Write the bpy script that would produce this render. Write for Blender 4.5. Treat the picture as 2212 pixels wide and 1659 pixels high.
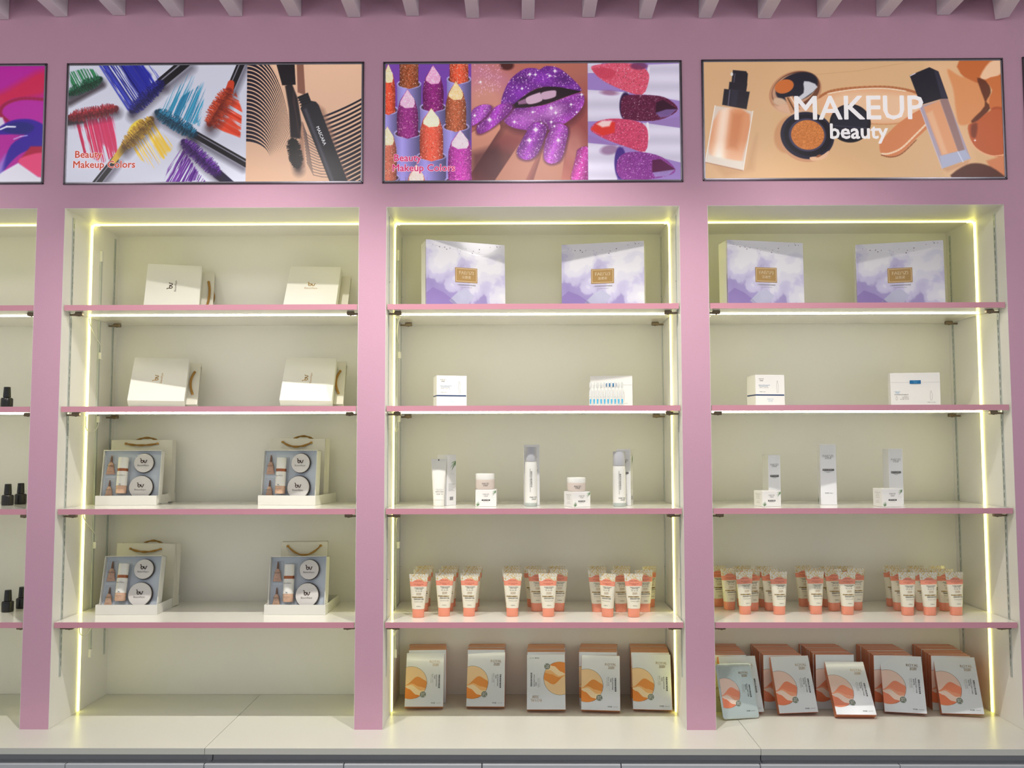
import bpy, bmesh, math, random
import numpy as np
from mathutils import Vector, Matrix, Euler
R = math.radians
sc = bpy.context.scene
col = sc.collection
for o in list(bpy.data.objects): bpy.data.objects.remove(o)

# ------------------------------------------------------------------ camera
CAMP = (1942.19, 0.0668, -0.0089, -0.0018, -0.0452, -3.0093, 1.6823)
def cam_axes():
    f, p, y, r, cx, cy, cz = CAMP
    fw = Vector((math.sin(y)*math.cos(p), math.cos(y)*math.cos(p), math.sin(p)))
    rt = Vector((math.cos(y), -math.sin(y), 0)); up = rt.cross(fw)
    return (rt*math.cos(r)+up*math.sin(r)), (up*math.cos(r)-rt*math.sin(r)), fw
rt, up, fw = cam_axes()
cd = bpy.data.cameras.new('camera'); cam = bpy.data.objects.new('camera', cd); col.objects.link(cam)
m3 = Matrix((rt, up, -fw)).transposed()
cam.matrix_world = Matrix.Translation(CAMP[4:7]) @ m3.to_4x4()
cd.sensor_width = 36; cd.lens = CAMP[0]/2212*36; cd.clip_start = .05
sc.camera = cam
# ------------------------------------------------------------------ world, exposure
w = bpy.data.worlds.new('world'); sc.world = w; w.use_nodes = True
w.node_tree.nodes['Background'].inputs[0].default_value = (0.93, 0.97, 1.0, 1)
w.node_tree.nodes['Background'].inputs[1].default_value = 0.62
sc.view_settings.view_transform = 'Standard'; sc.view_settings.look = 'None'
sc.view_settings.gamma = 1; sc.view_settings.exposure = 0.0
sc.view_settings.use_curve_mapping = False
# ------------------------------------------------------------------ track spotlights of the shop (above and in front of each bay)
def spot(x, e, tx, tz=.95, size=86, c=(1, .95, .88)):
    l = bpy.data.lights.new('track_spot', 'SPOT'); l.energy = e; l.color = c
    l.spot_size = R(size); l.spot_blend = .9; l.shadow_soft_size = .018
    o = bpy.data.objects.new('track_spot', l); col.objects.link(o)
    o.location = (x, -.89, 3.16)
    d = Vector((tx, 0, tz)) - o.location
    o.rotation_euler = d.to_track_quat('-Z', 'Y').to_euler()
spot(-2.05, 86, -2.05); spot(-.93, 88, -.93); spot(.05, 90, .05); spot(.82, 96, .82); spot(2.0, 42, 1.9, .7)
for i in range(7):      # row of added fill lights, unseen below the beams, lifting the upper wall
    l = bpy.data.lights.new('wall_fill_light', 'POINT'); l.energy = 6.2; l.color = (1, .95, .93); l.shadow_soft_size = .12
    o = bpy.data.objects.new('wall_fill_light', l); col.objects.link(o); o.location = (-3.0+i*1.0, -1.35, 3.02)

# ------------------------------------------------------------------ materials
def s2l(c): return tuple(((v/255)/12.92 if v/255 <= .04045 else ((v/255+.055)/1.055)**2.4) for v in c)
MC = {}
def mat(name, c, rough=.5, metal=0, emis=0, ec=None, spec=.5, bump=0, bscale=200, coat=0, alpha=1, trans=0, vary=0, lin=False):
    if name in MC: return MC[name]
    m = bpy.data.materials.new(name); m.use_nodes = True; nt = m.node_tree; b = nt.nodes['Principled BSDF']
    cc = (*(c if lin else s2l(c)), 1)
    b.inputs['Base Color'].default_value = cc
    b.inputs['Roughness'].default_value = rough; b.inputs['Metallic'].default_value = metal
    b.inputs['Specular IOR Level'].default_value = spec
    b.inputs['Coat Weight'].default_value = coat; b.inputs['Coat Roughness'].default_value = .08
    if alpha < 1: b.inputs['Alpha'].default_value = alpha
    if trans: b.inputs['Transmission Weight'].default_value = trans
    if emis:
        b.inputs['Emission Color'].default_value = (*(ec if ec else cc[:3]), 1); b.inputs['Emission Strength'].default_value = emis
    tc = nt.nodes.new('ShaderNodeTexCoord'); n = nt.nodes.new('ShaderNodeTexNoise')
    n.inputs['Scale'].default_value = bscale; n.inputs['Detail'].default_value = 4
    nt.links.new(tc.outputs['Object'], n.inputs['Vector'])
    if vary or not bump:
        mx = nt.nodes.new('ShaderNodeMix'); mx.data_type = 'RGBA'; mx.blend_type = 'MULTIPLY'
        mx.inputs[0].default_value = 1; mx.inputs[6].default_value = cc
        rp = nt.nodes.new('ShaderNodeMapRange'); v = vary or .015
        rp.inputs[3].default_value = 1-v; rp.inputs[4].default_value = 1+v
        n2 = nt.nodes.new('ShaderNodeTexNoise'); n2.inputs['Scale'].default_value = 6; nt.links.new(tc.outputs['Object'], n2.inputs['Vector'])
        nt.links.new(n2.outputs[0], rp.inputs[0]); nt.links.new(rp.outputs[0], mx.inputs[7])
        nt.links.new(mx.outputs[2], b.inputs['Base Color'])
    if bump:
        bp = nt.nodes.new('ShaderNodeBump'); bp.inputs['Strength'].default_value = bump; bp.inputs['Distance'].default_value = .002
        nt.links.new(n.outputs[0], bp.inputs['Height']); nt.links.new(bp.outputs[0], b.inputs['Normal'])
    MC[name] = m; return m
PINK = mat('pink_paint', (207, 160, 182), .6, bump=.25, bscale=260, vary=.02)
PEDGE = mat('pink_edging', (210, 148, 164), .32, vary=.01)
WHITE = mat('white_melamine', (240, 238, 231), .42, vary=.01)
GLOSSW = mat('white_gloss_board', (240, 238, 230), .13, coat=.3, vary=.01)
COUNTER = mat('white_worktop', (216, 216, 207), .33, vary=.02)
CABW = mat('white_cabinet_door', (198, 201, 207), .4, vary=.01)
RECESS = mat('grey_recess', (168, 168, 172), .6)
RAIL = mat('rail_metal', (196, 202, 198), .35, .3)
SLOT = mat('slot_dark', (58, 66, 56), .7)
BRONZE = mat('bracket_metal', (128, 112, 92), .35, .6)
LEDY = mat('led_warm', (255, 250, 200), .4, emis=1.0, ec=(3.6, 3.4, .80))
LEDW = mat('led_white', (255, 255, 240), .4, emis=1.0, ec=(18, 17, 12.4))
LEDS = mat('led_white_low', (255, 255, 240), .4, emis=1.0, ec=(10, 9.3, 6.6))
CEILM = mat('dark_ceiling', (70, 52, 52), .8)
BEAMM = mat('beam_white', (238, 230, 234), .55, vary=.02)
FLOORM = mat('floor_tile', (96, 94, 92), .3)
FRAME = mat('frame_metal', (88, 80, 88), .25, .7)
FRAMEL = mat('frame_lip', (150, 148, 158), .25, .6)
PAPER = mat('white_card', (222, 221, 214), .6, bump=.12, bscale=900)
PAPERI = mat('bag_paper', (214, 211, 200), .6, bump=.08, bscale=500)
INSERT = mat('insert_satin', (196, 205, 216), .4)
FOILG = mat('gold_foil', (176, 140, 84), .3, .35)
FOILB = mat('dark_foil', (74, 52, 40), .35, .3)
ROPE = mat('rope_gold', (176, 134, 66), .7, bump=.5, bscale=900)
CARD = mat('carton_white', (232, 230, 228), .35, coat=.3)
CARDG = mat('carton_pearl', (234, 234, 238), .25, .05, coat=.4)
INK = mat('ink_black', (45, 45, 45), .5)
INKG = mat('ink_grey', (125, 122, 120), .5)
GREEN = mat('leaf_green', (96, 128, 92), .5)
GREENL = mat('leaf_pale', (160, 182, 150), .5)
NAVY = mat('navy_band', (24, 52, 98), .35)
BLUE = mat('blue_seal', (18, 104, 160), .3)
CYAN = mat('ampoule_cyan', (60, 170, 215), .15, coat=.5)
BLACKG = mat('black_bottle', (26, 25, 28), .3, vary=.03)
WPLAS = mat('white_plastic', (230, 229, 224), .28, coat=.2)
WPLAS_SH = mat('shaded_white_cap', (190, 190, 196), .28, coat=.2)  # white lotion cap with its shade painted into the colour as grey
FROST = mat('frosted_base', (200, 210, 205), .35, trans=.25)
FPLAS = mat('frosted_clear', (220, 224, 220), .2, trans=.5)
BEIGE = mat('jar_beige', (214, 200, 190), .22, coat=.3)
CORAL = mat('coral_plastic', (238, 150, 122), .3, coat=.2)
CREAM = mat('tube_cream', (236, 230, 210), .3, coat=.3)
COPPER = mat('copper_band', (168, 100, 66), .25, .5)
NUDE = mat('nude_glaze', (206, 168, 142), .25, coat=.5)
NUDED = mat('nude_dark', (120, 86, 72), .25, coat=.5)
COMPW = mat('compact_white', (216, 212, 208), .15, coat=.5)
COMPD = mat('compact_rim', (70, 58, 52), .25, .4)
MEDGE_O = mat('mask_edge_orange', (222, 152, 100), .35, .25)
MEDGE_C = mat('mask_edge_copper', (216, 136, 100), .35, .3)
MFACE = mat('mask_face', (226, 230, 234), .22, .1, coat=.5)
FOILT = mat('foil_tan', (192, 170, 138), .3, .3)
YGREEN = mat('pouch_yellow_green', (200, 204, 150), .35)
SEALG = mat('seal_green', (96, 110, 88), .4)
SEALM = mat('seal_mint', (150, 200, 165), .4)
ORNG = mat('orange_tag', (240, 140, 50), .4)
def ramp_mat(name, stops, scale, rough=.3, detail=3, dist=1.2, base=None, metal=0, zg=None, wave=False):
    m = bpy.data.materials.new(name); m.use_nodes = True; nt = m.node_tree; b = nt.nodes['Principled BSDF']
    tc = nt.nodes.new('ShaderNodeTexCoord')
    n = nt.nodes.new('ShaderNodeTexWave' if wave else 'ShaderNodeTexNoise')
    n.inputs['Scale'].default_value = scale; n.inputs['Detail'].default_value = detail; n.inputs['Distortion'].default_value = dist
    r = nt.nodes.new('ShaderNodeValToRGB'); e = r.color_ramp.elements
    while len(e) > 1: e.remove(e[0])
    e[0].position = stops[0][0]; e[0].color = (*s2l(stops[0][1]), 1)
    for p, c in stops[1:]:
        k = e.new(p); k.color = (*s2l(c), 1)
    nt.links.new(tc.outputs['Object'], n.inputs['Vector'])
    src = n.outputs[0] if not wave else n.outputs['Fac']
    if zg:
        sp = nt.nodes.new('ShaderNodeSeparateXYZ'); nt.links.new(tc.outputs['Object'], sp.inputs[0])
        mz = nt.nodes.new('ShaderNodeMath'); mz.operation = 'MULTIPLY_ADD'; mz.inputs[1].default_value = zg[0]; mz.inputs[2].default_value = zg[1]
        nt.links.new(sp.outputs[2], mz.inputs[0])
        mxx = nt.nodes.new('ShaderNodeMath'); mxx.operation = 'MULTIPLY_ADD'; mxx.inputs[1].default_value = zg[2]
        nt.links.new(sp.outputs[0], mxx.inputs[0]); nt.links.new(mz.outputs[0], mxx.inputs[2])
        ad = nt.nodes.new('ShaderNodeMath'); ad.operation = 'ADD'
        nt.links.new(src, ad.inputs[0]); nt.links.new(mxx.outputs[0], ad.inputs[1]); src = ad.outputs[0]
    nt.links.new(src, r.inputs[0]); nt.links.new(r.outputs[0], b.inputs['Base Color'])
    b.inputs['Roughness'].default_value = rough; b.inputs['Metallic'].default_value = metal
    b.inputs['Coat Weight'].default_value = .5; b.inputs['Coat Roughness'].default_value = .05
    return m
WATERC = ramp_mat('watercolour_print', [(0, (138, 122, 178)), (.33, (154, 142, 190)), (.37, (184, 178, 210)), (.45, (196, 192, 220)), (.475, (210, 208, 224)), (.54, (216, 215, 227)), (.565, (224, 223, 230)), (1, (226, 224, 230))], 9, .12, 3.5, .3, zg=(1.15, -.165, .62))
FLORAL = ramp_mat('gold_floral_foil', [(0, (224, 220, 208)), (.43, (226, 222, 206)), (.465, (204, 168, 92)), (.50, (226, 196, 120)), (.53, (222, 220, 208)), (.66, (230, 228, 214)), (.69, (214, 176, 96)), (.72, (228, 224, 206)), (1, (230, 226, 212))], 38, .18, 1.2, 2.6, metal=.05)
GOLDBAND = ramp_mat('gold_band', [(0, (70, 56, 40)), (.45, (150, 120, 70)), (.6, (215, 190, 130)), (1, (80, 66, 48))], 90, .2, 1, .5, metal=.4)

# ------------------------------------------------------------------ mesh helpers
TXT = {}
def tmesh(s, size, off=0):
    k = (s, size, off)
    if k in TXT: return TXT[k]
    cu = bpy.data.curves.new('t', 'FONT'); cu.body = s; cu.size = size; cu.align_x = 'CENTER'; cu.align_y = 'CENTER'; cu.resolution_u = 2; cu.offset = off
    o = bpy.data.objects.new('t', cu); col.objects.link(o)
    me = bpy.data.meshes.new_from_object(o)
    v = [(a.co.x, a.co.y) for a in me.vertices]; f = [tuple(p.vertices) for p in me.polygons]
    bpy.data.objects.remove(o); bpy.data.curves.remove(cu); bpy.data.meshes.remove(me)
    TXT[k] = (v, f); return TXT[k]
class MB:
    def __init__(s): s.v = []; s.f = []; s.m = []; s.mats = []
    def mi(s, m):
        if m not in s.mats: s.mats.append(m)
        return s.mats.index(m)
    def add(s, vs, fs, m):
        b = len(s.v); s.v += [tuple(x) for x in vs]; k = s.mi(m)
        for f in fs: s.f.append(tuple(b+i for i in f)); s.m.append(k)
        return s
    def box(s, a, b, m, c=0):
        (x0, y0, z0), (x1, y1, z1) = a, b
        if c == 0:
            vs = [(x0,y0,z0),(x1,y0,z0),(x1,y1,z0),(x0,y1,z0),(x0,y0,z1),(x1,y0,z1),(x1,y1,z1),(x0,y1,z1)]
            return s.add(vs, [(0,3,2,1),(4,5,6,7),(0,1,5,4),(1,2,6,5),(2,3,7,6),(3,0,4,7)], m)
        bm = bmesh.new(); bmesh.ops.create_cube(bm, size=1)
        for v in bm.verts: v.co = Vector(((x0+x1)/2+v.co.x*(x1-x0), (y0+y1)/2+v.co.y*(y1-y0), (z0+z1)/2+v.co.z*(z1-z0)))
        bmesh.ops.bevel(bm, geom=bm.edges[:], offset=c, segments=2, affect='EDGES', profile=.5)
        bm.verts.index_update()
        s.add([v.co[:] for v in bm.verts], [tuple(v.index for v in f.verts) for f in bm.faces], m); bm.free(); return s
    def poly(s, pts, m): return s.add(pts, [tuple(range(len(pts)))], m)
    def fan(s, pts, m, P):     # closed 2D outline -> flat face through P(u,v)
        return s.poly([P(*p) for p in pts], m)
    def text(s, t, size, P, m, cx=0, cy=0, rot=0, off=0):
        v, f = tmesh(t, size, off); c, q = math.cos(rot), math.sin(rot)
        return s.add([P(cx+x*c-y*q, cy+x*q+y*c) for x, y in v], f, m)
    def lathe(s, prof, m, n=20, c=(0, 0, 0), sx=1, sy=1, cap=True):
        b = []
        for r, z in prof:
            for i in range(n):
                a = 2*math.pi*i/n; b.append((c[0]+r*sx*math.cos(a), c[1]+r*sy*math.sin(a), c[2]+z))
        f = [(j*n+i, j*n+(i+1) % n, (j+1)*n+(i+1) % n, (j+1)*n+i) for j in range(len(prof)-1) for i in range(n)]
        if cap: f += [tuple(range(n-1, -1, -1)), tuple((len(prof)-1)*n+i for i in range(n))]
        return s.add(b, f, m)
    def tube(s, path, r, m, n=6):
        path = [Vector(p) for p in path]; rings = []; prev = None
        for i, p in enumerate(path):
            t = (path[min(i+1, len(path)-1)] - path[max(i-1, 0)]).normalized()
            a = t.orthogonal().normalized() if prev is None else (prev - t*prev.dot(t)).normalized()
            prev = a; bb = t.cross(a)
            rings += [p + (a*math.cos(2*math.pi*k/n) + bb*math.sin(2*math.pi*k/n))*r for k in range(n)]
        f = [(j*n+i, j*n+(i+1) % n, (j+1)*n+(i+1) % n, (j+1)*n+i) for j in range(len(path)-1) for i in range(n)]
        f += [tuple(range(n-1, -1, -1)), tuple((len(path)-1)*n+i for i in range(n))]
        return s.add([x[:] for x in rings], f, m)
    def rope(s, path, r, m, turns):
        path = [Vector(p) for p in path]; L = len(path)
        for ph in (0, math.pi):
            q = []
            for i, p in enumerate(path):
                t = (path[min(i+1, L-1)] - path[max(i-1, 0)]).normalized()
                a = t.cross(Vector((0, 1, 0.01))).normalized(); b = t.cross(a); an = ph + 2*math.pi*turns*i/(L-1)
                q.append(p + (a*math.cos(an)+b*math.sin(an))*r*.55)
            s.tube(q, r*.6, m, 5)
        return s
    def mesh(s, name, smooth=0):
        me = bpy.data.meshes.new(name); me.from_pydata(s.v, [], s.f)
        for m in s.mats: me.materials.append(m)
        me.polygons.foreach_set('material_index', s.m)
        if smooth:
            me.polygons.foreach_set('use_smooth', [True]*len(me.polygons))
            try: me.set_sharp_from_angle(angle=R(smooth))
            except Exception: pass
        me.update(); return me
def obj(name, mb, parent=None, smooth=0, label=None):
    me = mb.mesh(name, smooth) if isinstance(mb, MB) else mb
    o = bpy.data.objects.new(name, me); col.objects.link(o)
    if parent: o.parent = parent
    if label: o['label'] = label
    return o
def thing(name, label, cat, loc=(0, 0, 0), rot=(0, 0, 0), group=None):
    o = bpy.data.objects.new(name, None); o.empty_display_size = .02; col.objects.link(o)
    o.location = loc; o.rotation_mode = 'YXZ'; o.rotation_euler = rot
    o['label'] = label; o['category'] = cat
    if group: o['group'] = group
    return o
def tag(o, label, cat, group=None):
    o['label'] = label; o['category'] = cat
    if group: o['group'] = group
    return o
def dup(src, label, loc=None, rot=None, group=None):
    c = src.copy(); col.objects.link(c); c['label'] = label
    if loc is not None: c.location = loc
    if rot is not None: c.rotation_euler = rot
    if group: c['group'] = group
    for ch in list(src.children):
        d = ch.copy(); col.objects.link(d); d.parent = c
        for g in list(ch.children):
            e = g.copy(); col.objects.link(e); e.parent = d
    return c
def struct(o): o['kind'] = 'structure'; return o
def PY(y): return lambda u, v: (u, y, v)          # print plane facing -Y
def circ(cx, cy, r, n=32, ry=None, a0=0, a1=2*math.pi):
    return [(cx+r*math.cos(a0+(a1-a0)*i/n), cy+(ry or r)*math.sin(a0+(a1-a0)*i/n)) for i in range(n+(0 if abs(a1-a0-2*math.pi) < 1e-6 else 1))]
def catm(P, n=6, closed=True):
    o = []; L = len(P)
    for i in range(L if closed else L-1):
        p0, p1, p2, p3 = [P[(i+k) % L] if closed else P[min(max(i+k, 0), L-1)] for k in (-1, 0, 1, 2)]
        for j in range(n):
            t = j/n
            o.append(tuple(.5*(2*b+(c-a)*t+(2*a-5*b+4*c-d)*t*t+(3*b-a-3*c+d)*t**3) for a, b, c, d in zip(p0, p1, p2, p3)))
    if not closed: o.append(P[-1])
    return o

# ------------------------------------------------------------------ the room
NI = [(-2.690, -1.6935), (-1.597, -.592), (-.4975, .496), (.593, 1.5923)]
ZT, ZC, D = 2.488, .75, .415
ZS = [2.1565, 1.8115, 1.468, 1.0945]; TH = .0185
g = .0012
wb = MB()
wb.box((-3.6, 0, ZT+g), (3.6, .5, 3.42), PINK)
edges = [-3.6] + [v for n in NI for v in (n[0]-g, n[1]+g)] + [3.6]
for a, b in zip(edges[::2], edges[1::2]): wb.box((a, 0, ZC), (b, .5, ZT+g), PINK)
wb.box((-3.6, D+g, 0), (3.6, .5, ZT+g), PINK)
struct(obj('wall_back', wb))
struct(obj('floor', MB().box((-3.6, -7, -.05), (3.6, .5, 0), FLOORM)))
ceil = struct(obj('ceiling', MB().box((-3.6, -4.5, 3.36), (3.6, .5, 3.42), CEILM)))
BX = [(-1.834, 3.153), (-1.630, 3.1615), (-1.429, 3.165), (-1.226, 3.159), (-1.023, 3.159), (-.819, 3.158), (-.615, 3.1535), (-.4125, 3.157), (-.2047, 3.148), (-.0147, 3.143), (.1935, 3.1485), (.3894, 3.1416), (.594, 3.143), (.797, 3.140), (1.0, 3.142), (1.2027, 3.144), (1.4095, 3.149), (1.600, 3.132)]
for i in range(1, 6): BX.append((-1.834-.203*i, 3.155)); BX.append((1.606+.203*i, 3.147))
for i, (x, z) in enumerate(BX):
    b = MB().box((-.0215, -3.6, 0), (.0215, 0, 3.36-z), BEAMM, .001)
    o = obj('beam', b, ceil); o.location = (x, -.002, z)
    if i == 17: o.rotation_euler = (0, R(-6), R(-13)); o.location = (1.603, -.016, 3.129)

# ------------------------------------------------------------------ built-in display niches
niche_lbl = ['white lit wall niche cut off at the left picture edge', 'white lit wall niche holding gift boxes, left of the middle niche',
             'middle white lit wall niche with orange mask boxes on its floor', 'right white lit wall niche with coral mask boxes on its floor']
def rail_mesh(zt, zb, side):
    m = MB(); wd = .0125; w = .0038; th = .0022*side
    z = zt
    def bx(y0, y1, z0, z1, mt, t=th): m.box((min(0, t), y0, z0), (max(0, t), y1, z1), mt)
    bx(-wd/2, -w/2, zb, zt, RAIL); bx(w/2, wd/2, zb, zt, RAIL); bx(-w/2, w/2, zb, zt, SLOT, .0004*side)
    bx(-w/2, w/2, zt-.02, zt, RAIL); z = zt-.02; k = 0
    while z > zb+.03:
        z -= .0165; bx(-w/2, w/2, z-.0102, z, RAIL); z -= .0102; k += 1
        if k % 19 == 8: m.lathe([(.0032, 0), (.0032, .0005)], SLOT, 8, (th*1.2, 0, z+.005))
    bx(-w/2, w/2, zb, z, RAIL); return m
railm = {s: rail_mesh(2.470, .905, s).mesh('slotted_rail') for s in (1, -1)}
for k, (a, b) in enumerate(NI):
    t = thing('display_niche', niche_lbl[k], 'niche', ((a+b)/2, 0, ZC), group='white lit niches in the pink wall')
    W = (b-a)/2; H = ZT-ZC
    obj('back_panel', MB().box((-W-.001, D, .0005), (W+.001, D+.001, H), WHITE), t)
    obj('side_panel', MB().box((-W-.001, .0005, .0005), (-W, D, H), WHITE), t)
    obj('side_panel', MB().box((W, .0005, .0005), (W+.001, D, H), WHITE), t)
    obj('top_panel', MB().box((-W-.001, .0005, H), (W+.001, D+.001, H+.001), WHITE), t)
    for s in (1, -1):
        for y in (.061, .383):
            r = obj('slotted_rail', railm[s], t); r.location = (-W*s, y, -ZC)
        obj('led_strip', MB().box((-W*s-.0002 if s > 0 else W-.005, .1865, .002), (-W+.005 if s > 0 else W+.0002, .1985, H-.012), LEDY, .002), t)
    obj('led_strip', MB().box((-W+.001, .218, H-.0055), (W-.001, .227, H+.0002), LEDY, .002), t)
    for s in (1, -1): obj('corner_elbow', MB().tube([(-s*(W-.004), .193, H-.02), (-s*(W-.005), .203, H-.008), (-s*(W-.014), .222, H-.005)], .0036, LEDY, 8), t)
    obj('cable_channel', MB().box((-W, .262, .19), (-W+.006, .274, H-.10), RAIL, .001).box((-W, .2605, H-.13), (-W+.009, .2755, H-.09), WPLAS, .001).box((-W, .2605, .17), (-W+.009, .2755, .20), WPLAS, .001), t)

# ------------------------------------------------------------------ shelves
pos_n = ['left-edge', 'left', 'middle', 'right']; pos_s = ['top', 'second', 'third', 'bottom']
stuff = {0: ['empty', 'one black nail polish bottle', 'a pair of black nail polish bottles', 'two black bottles, lowest of its niche'],
         1: ['two closed white gift boxes near the niche top', 'two closed white gift boxes with rope handled bags', 'two open gift sets, upper pair', 'two open gift sets, lower pair'],
         2: ['two purple watercolour boxes, middle niche', 'a small carton and cyan ampoules', 'white bottles, jars and a tube', 'hand cream tubes, middle niche'],
         3: ['two purple watercolour boxes, right niche', 'two small white boxes, right niche', 'three tall and two small cartons', 'hand cream tubes, right niche']}
cyl = MB()
for k, (a, b) in enumerate(NI):
    W = (b-a)/2
    for j, z in enumerate(ZS):
        t = thing('shelf', 'pink-edged white shelf carrying %s' % stuff[k][j] if k or j else 'empty pink-edged white shelf at the left edge of the picture', 'shelf', ((a+b)/2, 0, z), group='pink-edged shelves in the niches')
        obj('board', MB().box((-W+.004, .0095, -TH), (W-.004, .405, 0), GLOSSW, .0004), t)
        obj('edge_band', MB().box((-W+.004, .008, -TH), (W-.004, .0095, 0.0), PEDGE), t, label='pink front edging')
        lt = obj('light_tube', MB().box((-W+.03, .1285, -TH-.003), (W-.03, .1317, -TH), LEDW if j < 2 else LEDS, .001), t)
        for s in (1, -1):
            for y in (.052, .345):
                x = -s*(W-.034)
                br = MB().box((x-.013, y-.008, -TH-.013), (x+.013, y+.008, -TH-.0005), BRONZE, .0025).box((min(x, -s*(W-.003)), y-.004, -TH-.012), (max(x, -s*(W-.003)), y+.004, -TH-.006), BRONZE)
                br.lathe([(.0035, 0), (.0035, .0012)], COMPD, 10, (x, y-.002, -TH-.0142))
                obj('bracket', br, t)
        px = [(-W+.03, .13, -TH-.006)]
        if j % 2 == 0: P = [(-W+.03, .13, -.028), (-W+.018, .17, -.05), (-W+.008, .23, -.08), (-W+.008, .272, -.11), (-W+.010, .272, -.135)]; pz = -.16
        else: P = [(-W+.03, .13, -.028), (-W+.012, .17, -.07), (-W+.010, .215, -.085), (-W+.010, .255, -.07), (-W+.010, .270, -.045)]; pz = -.048
        obj('cable', MB().tube(catm(P, 6, False), .0016, WPLAS, 6), t)
        obj('plug', MB().box((-W+.0062, .259, pz), (-W+.017, .277, pz+.024), WPLAS, .0015), t)
# ------------------------------------------------------------------ counter and cabinets
for a, b, l in [(-2.75, -1.0195, 'white worktop slab left of the joint under the left niche'), (-1.0180, .6892, 'white worktop slab below the middle niche'), (.6907, 2.75, 'white worktop slab right of the joint under the right niche')]:
    t = thing('worktop', l, 'worktop', ((a+b)/2, 0, ZC), group='white worktop slabs')
    obj('slab', MB().box((a-(a+b)/2, -.181, -.0194), (b-(a+b)/2, .4155, 0), COUNTER, .0006), t)
DS = [-2.735, -2.306, -1.878, -1.4498, -1.0208, -.5901, -.1648, .2621, .6879, 1.1139, 1.540, 1.966, 2.392]
dm = {}
for i0, l in [(0, 'grey-white base cabinet at the left'), (4, 'grey-white base cabinet in the middle'), (8, 'grey-white base cabinet at the right')]:
    a, b = DS[i0], DS[i0+4]; cx = (a+b)/2; h = (b-a)/2
    t = thing('base_cabinet', l + ' below the worktop', 'cabinet', (cx, 0, 0), group='base cabinets under the worktop')
    off = .014
    obj('carcass', MB().box((-h+off, -.158, .08), (h+off-.003, .41, .700), CABW), t)
    obj('recess_rail', MB().box((-h+off, -.135, .700), (h+off-.003, .40, .7302), RECESS), t)
    obj('plinth', MB().box((-h+off, -.12, 0), (h+off-.003, .40, .08), RECESS), t)
    for q in range(4):
        x0, x1 = DS[i0+q]-cx, DS[i0+q+1]-cx
        obj('door', MB().box((x0+.0015, -.181, .085), (x1-.0015, -.159, .7015), CABW, .0018), t)

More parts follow.
